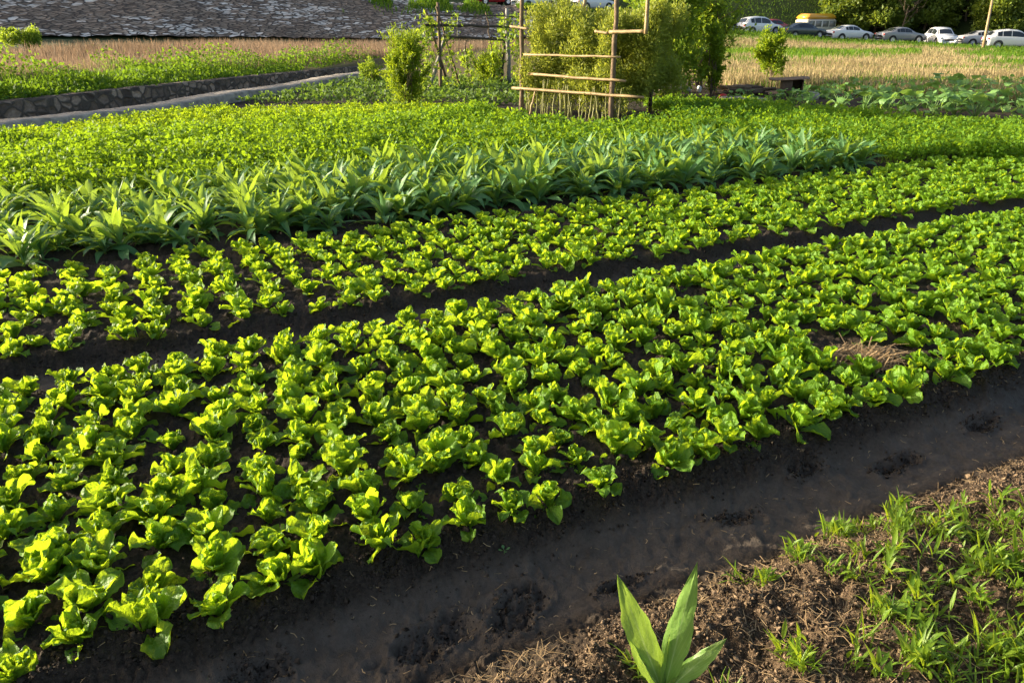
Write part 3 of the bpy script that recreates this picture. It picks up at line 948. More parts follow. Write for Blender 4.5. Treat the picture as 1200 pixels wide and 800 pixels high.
def greens(name, x, y, h, nl, L, W, mat, label, cat, rg, rad=0.11, tint0=0.5, gap=0.0, stems=True):
    """clumps of small leaflets at (x, y)"""
    n = len(x)
    z = ground(x, y, fine=False)
    hh = h * rg.uniform(0.55, 1.3, n) * (0.85 + 0.5 * vnoise(x * 1.1, y * 1.1, 5))
    ti = np.clip(tint0 + 0.5 * (sstep(10, 15, x * NX + y * NY) - 0.5) * (x < 4) + 0.5 * (vnoise(x * 0.5, y * 0.5, 15) - 0.5) + rg.normal(0, 0.15, n), 0, 1)
    idx = np.repeat(np.arange(n), nl)
    m = len(idx)
    a = rg.uniform(0, 6.283, m); rr = rad * np.sqrt(rg.uniform(0, 1, m)) * 1.15
    zz = hh[idx] * (1 - 0.55 * (rr / rad) ** 2 * rg.uniform(0.4, 1, m)) * rg.uniform(0.45, 1.0, m) ** 0.6
    C = np.stack([x[idx] + rr * np.cos(a), y[idx] + rr * np.sin(a), z[idx] + zz], -1)
    A = unit(np.stack([np.cos(a) * 0.9, np.sin(a) * 0.9, rg.uniform(-0.35, 0.75, m)], -1) + rg.normal(0, 0.35, (m, 3)))
    V, F, T = leaf_quads(C, A, L * rg.uniform(0.7, 1.3, m), W * rg.uniform(0.7, 1.3, m), np.clip(ti[idx] + rg.normal(0, 0.12, m), 0, 1), rg)
    G = Geo(); G.add(V, F, T)
    if stems:
        ns = 3
        i2 = np.repeat(np.arange(n), ns)
        Pb = np.stack([x[i2] + rg.normal(0, rad * 0.3, len(i2)), y[i2] + rg.normal(0, rad * 0.3, len(i2)), z[i2] - 0.01], -1)
        V, F, T = blades(Pb, hh[i2] * 0.85, 0.008, 0.25, 0.8, rg)
        G.add(V, F, T)
    return tag(G.obj(name, mat, smooth=False), label, cat, None, 'stuff')


rg = np.random.default_rng(21)


def stp(*pts):
    return [st(*p) for p in pts]


# left and middle: feathery greens behind the sword-leaved bed, up to the drain
x, y = fill([(-13, 7), (-9.1, 13.8), (-7.0, 18.0), (-1.5, 18.9), (0.1, 17.5), (1.9, 16.0), (3.3, 17.9), (4.6, 18.0), (6.0, 12.5), (0.0, 10.5), (-9.0, 5.0)], 46, rg)
tq = x * NX + y * NY; sq = x * DX + y * DY
gapk = (np.abs(tq - 12.45) < 0.10) | (np.abs(tq - 15.15) < 0.10)
k = (tq > 9.95) & (kerb_x(y) - x < -0.6) & ~gapk & ~(in_poly(x, y, [(-0.4, 15.9), (1.9, 14.4), (3.3, 15.6), (3.4, 18.0), (1.5, 20), (-0.4, 18.0)])) & (sq < 10.6)
ytip = (tq > 15.3) & (x < 0.3)
greens('celery_greens', x[k & ~ytip], y[k & ~ytip], 0.30, 40, 0.066, 0.040, M_CEL, 'wide bed of feathery mid green celery leaves behind the sword-leaved plants', 'celery', rg, tint0=0.55)
x2, y2 = x[ytip & (tq > 9.95) & (kerb_x(y) - x < -0.6)], y[ytip & (tq > 9.95) & (kerb_x(y) - x < -0.6)]
greens('yellow_seedlings', x2, y2, 0.17, 26, 0.055, 0.038, M_YEL, 'band of yellow-green young greens lit by the sun along the concrete kerb', 'young greens', rg, tint0=0.5)

# right: dense greens past the end of the sword-leaved bed
x, y = fill(stp((9.9, 7.45), (13.5, 6.0), (16.2, 5.5), (15.4, 8.4), (14.3, 11.3), (13.5, 14.0), (12.6, 15.8), (11.8, 15.6), (10.6, 13.6), (9.6, 9.4)), 50, rg)
tq = x * NX + y * NY; sq = x * DX + y * DY
front = (sq > 12.4) | (tq > 13.9)
k = ~(in_poly(x, y, [(-0.4, 15.9), (1.9, 14.4), (3.3, 15.6), (3.4, 18.0), (1.5, 20), (-0.4, 18.0)]))
greens('leafy_greens', x[k & ~front], y[k & ~front], 0.29, 36, 0.060, 0.042, M_CEL, 'dense mid green leafy bed at the right past the sword-leaved plants', 'leafy greens', rg, tint0=0.5)
greens('young_greens', x[k & front], y[k & front], 0.24, 34, 0.060, 0.042, M_CEL, 'yellow-green edge of the right bed beside the strip of bare soil', 'young greens', rg, tint0=0.85)

# row crop on dark soil in front of the pole frame
xs, ys = [], []
for q, yy in enumerate(np.arange(19.9, 27.5, 0.85)):
    xx = np.arange(kerb_x(yy) + 0.8, 4.2 if yy < 19 else 0.6, 0.26)
    xs.append(xx + rg.normal(0, 0.05, len(xx))); ys.append(yy + 0.10 * (xx + 3) * -0.5 + rg.normal(0, 0.09, len(xx)))
xs, ys = np.concatenate(xs), np.concatenate(ys)
greens('row_crop_plants', xs, ys, 0.2, 22, 0.11, 0.075, M_ROWS, 'thin rows of dull green leaf plants on dark soil before the pole frame', 'row crop', rg, rad=0.2, tint0=0.5)


# squash: individual plants with big pale leaves
def squash(rg):
    G = Geo()
    for k in range(15):
        a = rg.uniform(0, 6.28); R0 = rg.uniform(0.03, 0.34); h = rg.uniform(0.12, 0.42)
        top = np.array([R0 * math.cos(a), R0 * math.sin(a), h])
        tube(G, [[0, 0, 0], top * 0.5 + np.array([0, 0, 0.03]), top], [0.009, 0.007, 0.006], 5, 0.9)
        L = rg.uniform(0.12, 0.25)
        P, F, uv = leaf_patch(L, L * rg.uniform(0.9, 1.1), rg.uniform(-1.0, 1.1), rg.uniform(0.1, 0.9), a + rg.normal(0, 0.9), sh_heart, 6, 7, cup=rg.uniform(-0.2, 0.3), ruf=0.08, freq=8, rg=rg, base=top, r0=-0.03)
        G.add(P, F, rg.uniform(0.2, 0.9), uv)
    return G


sq_me = []
for i in range(5):
    me = squash(np.random.default_rng(400 + i)).mesh('squash_plant'); me.materials.append(M_SQUASH); sq_me.append(me)
rg = np.random.default_rng(23)
cand = []
for tline in range(5):
    p0 = onz(858 + 22 * tline, 118 - 3.0 * tline, 0.1); p1 = onz(1260, 146 - 9.0 * tline, 0.1)
    Ld = math.hypot(p1[0] - p0[0], p1[1] - p0[1])
    for q in np.arange(0, Ld, 0.48):
        cand.append((p0[0] + (p1[0] - p0[0]) * q / Ld + rg.normal(0, 0.12), p0[1] + (p1[1] - p0[1]) * q / Ld + rg.normal(0, 0.12), tline, q / Ld))
for (x, y, tl, q) in cand:
    if rg.random() < 0.1 or (tl > 1 and q < 0.06): continue
    o = bpy.data.objects.new('squash_plant', sq_me[int(rg.integers(5))])
    COL.objects.link(o)
    sc = rg.uniform(0.75, 1.15) * np.interp(q, [0, 0.2, 0.6, 1], [0.6, 0.8, 1.1, 1.2])
    o.location = (x, y, gz(x, y) - 0.02); o.scale = (sc, sc, sc)
    o.rotation_euler = (0, 0, rg.uniform(0, 6.28))
    tag(o, ('broad-leaved squash plant in the front row along the strip of bare soil' if tl == 0 else 'broad-leaved pale green squash plant between the soil strip and the tan grass'),
        'squash plant', 'squash plants on the right')


# ------------------------------------------------------------------ meadow, dry grass (stuff)
rg = np.random.default_rng(31)
n = 52000
az = rg.uniform(_az[2], _az[7] + 0.05, n)
R, Z = far_knots(az)
r = 13 * np.exp(rg.uniform(0, 1, n) * np.log(R[:, 1] / 13))
x, y = r * np.sin(az), r * np.cos(az)
dl = (kerb_x(y) - x) * 0.92
r1 = np.interp(az, np.arctan(np.array([-600, -480, -300, -170]) / 976.0), [22, 25.5, 29, 33]) * (1 + 0.10 * fbm(x * 0.5, y * 0.5, 3, 201))
ok = (dl > 1.5)
gk = ok & (r < r1 + 1.5)
dk = ok & (r > r1 - 0.5) & (r < R[:, 1] - 9.0 + 2 * fbm(x * 0.4, y * 0.4, 2, 203))


def xyz(x, y):
    return np.stack([x, y, ground(x, y, fine=False) - 0.02], -1)


# green meadow: leafy weeds made of leaflets plus blades
xg, yg = x[gk], y[gk]
idx = np.repeat(np.arange(len(xg)), 4)
hgt = ((0.12 + 0.75 * vnoise(xg * 0.9, yg * 0.9, 77) ** 2) * sstep(1.3, 2.4, dl[gk]) + 0.06)[idx]
C = xyz(xg, yg)[idx] + np.stack([rg.normal(0, 0.13, len(idx)), rg.normal(0, 0.13, len(idx)), hgt * rg.uniform(0.25, 1.0, len(idx))], -1)
A = unit(rg.normal(size=(len(idx), 3)) + np.array([0, 0, 0.3]))
Gm = Geo()
Gm.add(*leaf_quads(C, A, rg.uniform(0.06, 0.13, len(idx)), rg.uniform(0.04, 0.08, len(idx)), np.clip(0.5 + 0.7 * (vnoise(xg * 0.35, yg * 0.35, 78)[idx] - 0.5) + rg.normal(0, 0.15, len(idx)), 0, 1), rg))
Pb = xyz(xg, yg)
Gm.add(*blades(Pb, rg.uniform(0.1, 0.5, len(Pb)) * sstep(1.1, 2.6, dl[gk]), 0.016, 0.4, rg.uniform(0.3, 1, len(Pb)), rg))
tag(Gm.obj('meadow_weeds', M_MEAD, smooth=False), 'lush green weeds of the meadow above the low stone wall', 'meadow', None, 'stuff')
# dry grass below the stone slope
xd, yd = x[dk], y[dk]
rep = np.repeat(np.arange(len(xd)), 3)
xd = xd[rep] + rg.normal(0, 0.25, len(rep)); yd = yd[rep] + rg.normal(0, 0.25, len(rep))
V, F, T = blades(xyz(xd, yd), rg.uniform(0.2, 0.5, len(xd)), 0.020, 0.25, np.clip(0.5 + 0.8 * (vnoise(xd * 0.4, yd * 0.4, 79) - 0.5) + rg.normal(0, 0.2, len(xd)), 0, 1), rg)
M_PINK = leaf_mat('seeding_grass', (0.15, 0.10, 0.055), (0.34, 0.25, 0.16), (0.36, 0.25, 0.16), tr=0.35, rough=0.7, spec=0.2, use_rand=0.0)
Gd = Geo(); Gd.add(V, F, T)
tag(Gd.obj('dry_grass', M_PINK, smooth=False), 'strip of pinkish tan dry grass below the stone slope', 'dry grass', None, 'stuff')

# tan field on the right
n = 75000
az = rg.uniform(np.arctan2(170, 976.0), np.arctan2(760, 976.0), n)
R, Z = far_knots(az)
r = 23 * np.exp(rg.uniform(0, 1, n) * np.log(R[:, 1] / 23))
x, y = r * np.sin(az), r * np.cos(az)
ln = (x - 5.5) * 0.76 + (y - 20.8) * 0.65
ok = ln > 4.6 + 1.2 * fbm(x * 0.5, y * 0.5, 2, 83)
x, y, r, az = x[ok], y[ok], r[ok], az[ok]
ppx, ppy, _ = proj(x, y, ground(x, y, fine=False))
greenness = 1.5 * fbm(x * 0.16, y * 0.30, 3, 85) + np.exp(-((ppy - 64) / 4.5) ** 2) * (ppx < 1080) * 1.3 + sstep(0, 12, ppy - 92) * 0.4 + sstep(1090, 1180, ppx) * (ppy < 82) * 0.9 - 0.28 + sstep(58, 53, ppy) * 0.2 - 0.5 * (ppy < 60) * (ppx < 1050)
gsel = greenness > 0.0 + rg.normal(0, 0.25, len(x))
V, F, T = blades(xyz(x[~gsel], y[~gsel]), rg.uniform(0.18, 0.45, (~gsel).sum()), 0.013 + 0.0006 * r[~gsel], 0.3, np.clip(0.5 + 0.8 * (vnoise(x[~gsel] * 0.3, y[~gsel] * 0.3, 86) - 0.5) + rg.normal(0, 0.2, (~gsel).sum()), 0, 1), rg)
Gd = Geo(); Gd.add(V, F, T)
tag(Gd.obj('tan_grass', M_DRY, smooth=False), 'golden tan dry grass field below the parked cars', 'dry grass', None, 'stuff')
V, F, T = blades(xyz(x[gsel], y[gsel]), rg.uniform(0.15, 0.36, gsel.sum()), 0.016 + 0.0007 * r[gsel], 0.35, rg.uniform(0.1, 0.9, gsel.sum()), rg)
Gd = Geo(); Gd.add(V, F, T)
tag(Gd.obj('green_grass', M_MEAD, smooth=False), 'patches of green grass running through the tan field', 'grass', None, 'stuff')
# green bank below the cars
n = 26000
az = rg.uniform(np.arctan2(60, 976.0), np.arctan2(760, 976.0), n)
R, Z = far_knots(az)
r = R[:, 1] - 6 + (R[:, 2] - R[:, 1] + 6.2) * rg.uniform(0, 1, n)
x, y = r * np.sin(az), r * np.cos(az)
V, F, T = blades(xyz(x, y), rg.uniform(0.15, 0.45, n), 0.07, 0.4, np.clip(0.3 + rg.normal(0, 0.25, n), 0, 1), rg)
Gd = Geo(); Gd.add(V, F, T)
tag(Gd.obj('roadside_grass', M_MEAD, smooth=False), 'dark green grass bank under the row of parked cars', 'grass', None, 'stuff')


# ------------------------------------------------------------------ woody plants
def cloud(rg, blobs, n, L, W, up=0.2, shell=0.55):
    """leaves through ellipsoid blobs [(centre, radii, weight)]"""
    G = Geo()
    wt = np.array([b[2] for b in blobs], float); wt /= wt.sum()
    for (c, rad, _), k in zip(blobs, (wt * n).astype(int)):
        if k < 1: continue
        d = unit(rg.normal(size=(k, 3)))
        rr = rg.uniform(shell ** 3, 1, k) ** (1 / 3)
        C = np.array(c) + d * np.array(rad) * rr[:, None] * (1 + 0.18 * rg.normal(size=(k, 1)))
        A = unit(d * 0.6 + rg.normal(0, 0.6, (k, 3)) + np.array([0, 0, up]))
        ti = np.clip(rg.uniform(0.15, 0.85) + rg.normal(0, 0.15, k), 0, 1)
        G.add(*leaf_quads(C, A, L * rg.uniform(0.6, 1.3, k), W * rg.uniform(0.6, 1.3, k), ti, rg))
    return G


def limb(rg, p0, p1, r0, r1, G, wob=0.08, k=6):
    p0, p1 = np.array(p0, float), np.array(p1, float)
    f = np.linspace(0, 1, k)[:, None]
    P = p0 + (p1 - p0) * f
    ln = np.linalg.norm(p1 - p0)
    P[1:-1] += rg.normal(0, wob * ln * 0.4, (k - 2, 3))
    tube(G, P, np.linspace(r0, r1, k), 7, 0.5)


def woody(name, label, cat, loc, height, width, n, L, W, leafm, seed, stems=4, base=0.1, group=None, barkm=None, up=0.4, nb=14, stemr=0.02, top=0.62):
    """bush: several stems and uneven foliage"""
    rg = np.random.default_rng(seed)
    o = thing(name, label, cat, loc, 0, group)
    G = Geo(); blobs = []
    for k in range(nb):
        q = k / max(nb - 1, 1)
        rr = min(width * rg.uniform(0.09, 0.2), height * 0.3)
        zc = height * (base + (1 - base) * (0.12 + 0.80 * q))
        prof = np.interp(zc / height, [0, 0.3, top, 0.85, 1], [0.5, 0.8, 1.0, 0.85, 0.5]) * width / 2 * rg.uniform(0.75, 1.25)
        a = rg.uniform(0, 6.28); d = prof * rg.uniform(0.2, 0.75)
        blobs.append(((d * math.cos(a), d * math.sin(a), zc), (rr * 0.8, rr * 0.8, rr * rg.uniform(0.7, 2.2)), rr ** 2))
    for k in range(stems):
        b = blobs[int(rg.integers(len(blobs) // 2, len(blobs)))][0]
        limb(rg, (rg.normal(0, 0.03 * width), rg.normal(0, 0.03 * width), -0.05), b, stemr, stemr * 0.3, G)
    Gf = cloud(rg, blobs, int(n * 0.72), L, W, up, 0.15)
    # loose twigs reaching out of the mass give it a ragged outline
    for k in range(int(nb * 2.2)):
        b = np.array(blobs[int(rg.integers(len(blobs)))][0])
        out = unit(np.array([b[0], b[1], 0.35 * width * rg.uniform(0.4, 1.8)]) + rg.normal(0, 0.12 * width, 3))
        ln = rg.uniform(0.18, 0.42) * min(width, height)
        e = b + out * ln
        tube(G, [b, (b + e) / 2, e], [stemr * 0.35, stemr * 0.25, stemr * 0.12], 4, 0.5)
        m = max(4, int(n * 0.28 / (nb * 2.2)))
        f = rg.uniform(0.25, 1.02, m)[:, None]
        Gf.add(*leaf_quads(b + (e - b) * f + rg.normal(0, 0.02 * width, (m, 3)), unit(out + rg.normal(0, 0.55, (m, 3))), L * rg.uniform(0.6, 1.2, m), W * rg.uniform(0.6, 1.2, m), np.clip(rg.uniform(0.3, 0.9) + rg.normal(0, 0.12, m), 0, 1), rg))
    G.obj('stem', barkm or M_BARK, o)
    Gf.obj('foliage', leafm, o, smooth=False)
    return o


def ground_at(px, py, z=0.1):
    q = onz(px, py, z)
    return (q[0], q[1], gz(q[0], q[1]))


woody('bushy_shrub', 'rounded feathery green shrub standing alone left of the pole frame', 'shrub', ground_at(478, 126), 1.62, 1.2, 9000, 0.10, 0.026, M_SHRUB, 51, 6, 0.02, up=0.9, nb=34)
woody('low_shrub', 'low dark shrub at the edge of the drain left of the feathery shrub', 'shrub', ground_at(437, 99), 0.62, 1.1, 3500, 0.07, 0.03, M_BUSH, 52, 3, 0.05)
woody('leafy_bush', 'dense dark leafy bush rising directly right of the bamboo trellis', 'bush', ground_at(778, 112), 3.0, 2.5, 8500, 0.15, 0.075, M_BUSH, 53, 6, 0.02, nb=46)
woody('leafy_tree', 'tall leafy young tree reaching the top edge above the yellow-green shrub', 'small tree', ground_at(816, 104), 3.2, 2.6, 7000, 0.16, 0.07, M_BUSH, 54, 5, 0.08, nb=44, stemr=0.035)
woody('yellow_shrub', 'slender yellow-green shrub beside the red bag', 'shrub', ground_at(833, 113), 1.75, 0.85, 4200, 0.09, 0.045, M_SHRUB, 55, 6, 0.08, nb=14)
woody('round_sapling', 'small round sapling standing alone before the white hatchback car', 'sapling', ground_at(902, 100), 1.42, 1.15, 4200, 0.10, 0.05, M_SHRUB, 56, 4, 0.25, nb=14)
woody('dark_bush', 'dark bush in the shade behind the right end of the trellis', 'bush', ground_at(748, 118), 2.0, 1.6, 6000, 0.12, 0.06, M_BUSH, 57, 4, 0.02, nb=16)
woody('small_bush', 'pale low bush growing inside the pole frame', 'bush', ground_at(566, 101), 1.0, 1.5, 4200, 0.08, 0.035, M_SHRUB, 58, 3, 0.02, up=0.9)
woody('meadow_bush', 'dark low bush at the foot of the stone slope on the far left', 'bush', tuple(at(28, 54, 30)), 0.5, 2.6, 5000, 0.10, 0.05, M_BUSH, 59, 3, 0.02, nb=34)


# ------------------------------------------------------------------ bamboo trellis with climbing plants
A_ = onz(611, 133, 0.1); B_ = onz(715.5, 143, 0.1); C_ = onz(762, 131, 0.1)
tr = thing('bamboo_trellis', 'bamboo trellis of upright poles and cross rails round the tall hedge', 'trellis', (A_[0], A_[1], 0.1))
O = np.array([A_[0], A_[1], 0.1])


def pole(name, p0, p1, r0, r1, mat, parent, org, wob=0.012):
    G = Geo()
    p0, p1 = np.array(p0, float) - org, np.array(p1, float) - org
    k = 9
    P = p0 + (p1 - p0) * np.linspace(0, 1, k)[:, None]
    P[1:-1] += rng.normal(0, wob, (k - 2, 3))
    rad = np.linspace(r0, r1, k) * (1 + 0.10 * (np.arange(k) % 2))
    tube(G, P, rad, 8, 0.5)
    return G.obj(name, mat, parent)


def along(px, py, plane_a, plane_b):
    """point where the view ray meets the upright plane through two ground points (to read lengths off the photograph)"""
    d = ray(px, py)
    n = np.array([-(plane_b[1] - plane_a[1]), plane_b[0] - plane_a[0], 0])
    t = n @ (np.array([plane_a[0], plane_a[1], 0]) - np.array([0, 0, H])) / (n @ d)
    return np.array([0, 0, H]) + d * t


zt = 2.75
pole('post', (A_[0], A_[1], -0.1), (A_[0], A_[1], zt), 0.05, 0.04, M_POST, tr, O)
pole('post', (B_[0], B_[1], -0.1), (B_[0] + 0.02, B_[1], zt), 0.055, 0.042, M_POST, tr, O)
pole('post', (C_[0], C_[1], -0.1), (C_[0], C_[1], 1.0), 0.045, 0.04, M_DARKPOST, tr, O)
mid = (A_ + B_) / 2 + np.array([0.45, 1.2, 0])
pole('post', (mid[0], mid[1], 0.0), (mid[0], mid[1], zt), 0.045, 0.035, M_BAMBOO, tr, O)
pole('post', tuple(along(757, 40, A_, B_) + np.array([-0.02, -0.1, 0])), tuple(along(757, 40, A_, B_) + np.array([-0.02, -0.1, 0.85])), 0.038, 0.034, M_BAMBOO, tr, O, 0.0)
off = np.array([-0.055, -0.06, 0])
for (x0, y0, x1, y1, r_) in [(603, 103, 757, 114, 0.034), (621, 86.5, 736, 95, 0.032), (617, 64, 730, 67, 0.026), (601, 31, 622, 34, 0.03), (717, 37.5, 758, 37, 0.04), (700, 37, 716, 39, 0.03)]:
    pole('rail', along(x0, y0, A_, B_) + off, along(x1, y1, A_, B_) + off, r_ * 0.85, r_ * 0.75, M_BAMBOO, tr, O, 0.004)
pole('brace', along(622, 136, A_, B_) + off * 0.5, along(629, 104, A_, B_) + off * 0.5, 0.025, 0.02, M_BAMBOO, tr, O)
rg = np.random.default_rng(61)
hg = thing('climbing_hedge', 'tall bushy yellow-green hedge growing inside the bamboo trellis', 'hedge', (A_[0], A_[1], 0.1))
eA = (B_ - A_) / np.linalg.norm(B_ - A_); eN = np.array([-eA[1], eA[0], 0.0]); LenA = np.linalg.norm(B_ - A_)
blobs = []
for k in range(210):
    a = rg.uniform(0.02, 1.22) * LenA; b = rg.uniform(0.08, 1.9) if a > 0.3 else rg.uniform(0.08, 1.0)
    zz = 0.52 + 1.6 * (k % 30) / 29.0
    topz = 1.86 + 0.22 * math.sin(a * 2.1 + 0.6) + 0.12 * (a / LenA)
    zz = min(zz, topz)
    if a > LenA * 0.98 and b < 0.6: b += 0.45
    c = eA * a + eN * b + np.array([0, 0, zz])
    rr = rg.uniform(0.14, 0.27)
    blobs.append((c, (rr, rr, rr * 1.3), rr ** 2))
hf = cloud(rg, blobs, 78000, 0.085, 0.026, 0.5, 0.1)
hf.obj('foliage', M_HEDGE, hg, smooth=False)
G = Geo()
for k in range(48):
    a = rg.uniform(0.0, 1.12) * LenA; b = abs(rg.normal(0.0, 0.12)) - 0.03
    p0 = eA * a + eN * b; p1 = p0 + np.array([rg.normal(0, 0.06), rg.normal(0, 0.06), rg.uniform(0.45, 0.8)])
    limb(rg, p0 - np.array([0, 0, 0.05]), p1, rg.uniform(0.012, 0.02), 0.009, G, 0.03)
G.obj('stem', M_STEM, hg)
G = Geo()
idx = 2200
a = rg.uniform(0.0, 1.15, idx) * LenA
C = eA[None] * a[:, None] + eN[None] * (np.abs(rg.normal(0.05, 0.2, idx)) + 0.04)[:, None] + np.array([0, 0, 1.0]) * (rg.uniform(0.05, 0.6, idx) ** 0.7)[:, None]
G.add(*leaf_quads(C, unit(rg.normal(size=(idx, 3)) + np.array([0, 0, 0.4])), 0.085, 0.026, rg.uniform(0.2, 0.9, idx), rg))
G.obj('foliage', M_HEDGE, hg, smooth=False)

# ------------------------------------------------------------------ pole frame with climbing beans
fa = onz(517, 108, 0.1); fb = onz(597, 101, 0.1)
fr = thing('pole_frame', 'rough frame of crossed poles for climbing beans left of the trellis', 'bean frame', (fa[0], fa[1], 0.1))
O2 = np.array([fa[0], fa[1], 0.1])
F_ = lambda px, py: along(px, py, fa, fb)
for nm, a, b, r_, mt in [('post', (517, 107), (513, 3), 0.05, M_POST), ('post', (597, 100), (594, 10), 0.062, M_GREYPOST), ('post', (587, 101), (592, 42), 0.045, M_DARKPOST),
                         ('brace', (502, 108), (521, 44), 0.05, M_GREYPOST), ('brace', (522, 90), (499, 12), 0.038, M_POST), ('brace', (540, 104), (511, 8), 0.03, M_POST),
                         ('rail', (497, 29.5), (604, 32), 0.04, M_DARKPOST), ('rail', (519, 42), (594, 47.5), 0.034, M_DARKPOST), ('rail', (503, 18), (610, 20), 0.02, M_DARKPOST),
                         ('brace', (549, 98), (545, 50), 0.02, M_DARKPOST), ('brace', (576, 60), (569, 14), 0.018, M_POST)]:
    pole(nm, F_(*a), F_(*b), r_, r_ * 0.8, mt, fr, O2)


def vine(label, pts, seed, n, spread, L=0.13, W=0.09):
    rg = np.random.default_rng(seed)
    base = F_(*pts[0])
    o = thing('bean_vine', label, 'bean plant', tuple(base), 0, 'bean vines on the pole frame')
    P = np.array([F_(*p) - base for p in pts]); P[:, 1] += rg.uniform(-0.15, 0.15, len(P))
    G = Geo(); tube(G, P, 0.012, 5, 0.5); G.obj('stem', M_STEM, o)
    f = rg.uniform(0, len(P) - 1, n); i = np.clip(f.astype(int), 0, len(P) - 2)
    C = P[i] + (P[i + 1] - P[i]) * (f - i)[:, None] + rg.normal(0, spread, (n, 3))
    n_ = n
    A = unit(rg.normal(0, 0.7, (n, 3)) + np.array([0, 0, -0.4]))
    G = Geo(); G.add(*leaf_quads(C, A, L * rg.uniform(0.6, 1.3, n), W * rg.uniform(0.6, 1.3, n), rg.uniform(0.1, 0.9, n), rg))
    G.obj('foliage', M_BUSH, o, smooth=False)


vine('bushy bean vine climbing the left brace of the pole frame', [(503, 106), (500, 70), (498, 40), (503, 22)], 71, 380, 0.13)
vine('bean vine twisting up the leaning pole left in the frame', [(535, 106), (528, 70), (522, 40), (536, 16)], 72, 190, 0.12)
vine('bean vine on the grey post at the right end of the frame', [(586, 100), (584, 70), (588, 40), (592, 20)], 73, 300, 0.12)
vine('bean vine between the grey post and the trellis corner', [(606, 104), (606, 70), (604, 40), (602, 18)], 74, 260, 0.12)
vine('thin bean vine low in the middle of the pole frame', [(552, 104), (548, 85), (546, 62)], 75, 130, 0.1)


# ------------------------------------------------------------------ junk by the right bed
q = ground_at(926, 113)
bx = thing('wooden_box', 'dark open box under a warped brown board beside the squash plants', 'box', (q[0], q[1], q[2] + 0.04), -0.25)
bx.scale = (1.0, 1.0, 1.15)
G = Geo()
for (c, s_) in [((-0.27, 0, 0.17), (0.03, 0.5, 0.36)), ((0.27, 0, 0.17), (0.03, 0.5, 0.36)), ((0, 0.24, 0.17), (0.52, 0.03, 0.36)), ((-0.13, -0.24, 0.17), (0.26, 0.03, 0.36)), ((0, 0, 0.01), (0.52, 0.46, 0.03))]:
    box(G, c, s_, 0, 0.006)
G.obj('crate', M_BOARD, bx)
G = Geo()
xx = np.linspace(-0.60, 0.42, 13); yy = np.linspace(-0.36, 0.36, 7)
X, Y = np.meshgrid(xx, yy)
Zt = 0.36 + 0.03 * np.sin(X * 3) - 0.05 * np.clip(X - 0.1, 0, 1) ** 2 + 0.015 * np.sin(Y * 7 + X * 2)
Vt = np.concatenate([np.stack([X, Y, Zt + 0.015], -1).reshape(-1, 3), np.stack([X, Y, Zt], -1).reshape(-1, 3)])
Ft = []
for i in range(6):
    for j in range(12):
        a = i * 13 + j
        Ft.append([a, a + 1, a + 14, a + 13]); Ft.append([91 + a, 91 + a + 13, 91 + a + 14, 91 + a + 1])
for j in range(12):
    Ft.append([j, 91 + j, 92 + j, j + 1]); Ft.append([78 + j, 79 + j, 91 + 79 + j, 91 + 78 + j])
for i in range(6):
    Ft.append([i * 13, i * 13 + 13, 91 + i * 13 + 13, 91 + i * 13]); Ft.append([i * 13 + 12, 91 + i * 13 + 12, 91 + i * 13 + 25, i * 13 + 25])
G.add(Vt, Ft)
G.obj('lid', M_RUST, bx, smooth=False)


def rock(name, label, loc, size, seed, mat=M_STONE, rz=0.0, cat='stone', group=None):
    rg = np.random.default_rng(seed)
    nu, nv = 14, 9
    th = np.linspace(0, 2 * np.pi, nu, endpoint=False); ph = np.linspace(0.02, np.pi - 0.02, nv)
    T, Pp = np.meshgrid(th, ph)
    d = np.stack([np.sin(Pp) * np.cos(T), np.sin(Pp) * np.sin(T), np.cos(Pp)], -1)
    d = np.sign(d) * np.abs(d) ** 0.7
    k = 1 + 0.16 * fbm(d[..., 0] * 2 + seed, d[..., 1] * 2 + d[..., 2], 3, seed)
    V = (d * k[..., None] * np.array(size) / 2).reshape(-1, 3)
    F = []
    for i in range(nv - 1):
        for j in range(nu):
            F.append([i * nu + j, (i + 1) * nu + j, (i + 1) * nu + (j + 1) % nu, i * nu + (j + 1) % nu])
    G = Geo(); G.add(V, F)
    o = G.obj(name, mat)
    o.location = (loc[0], loc[1], loc[2] + size[2] * 0.36); o.rotation_euler = (0, 0, rz)
    return tag(o, label, cat, group)


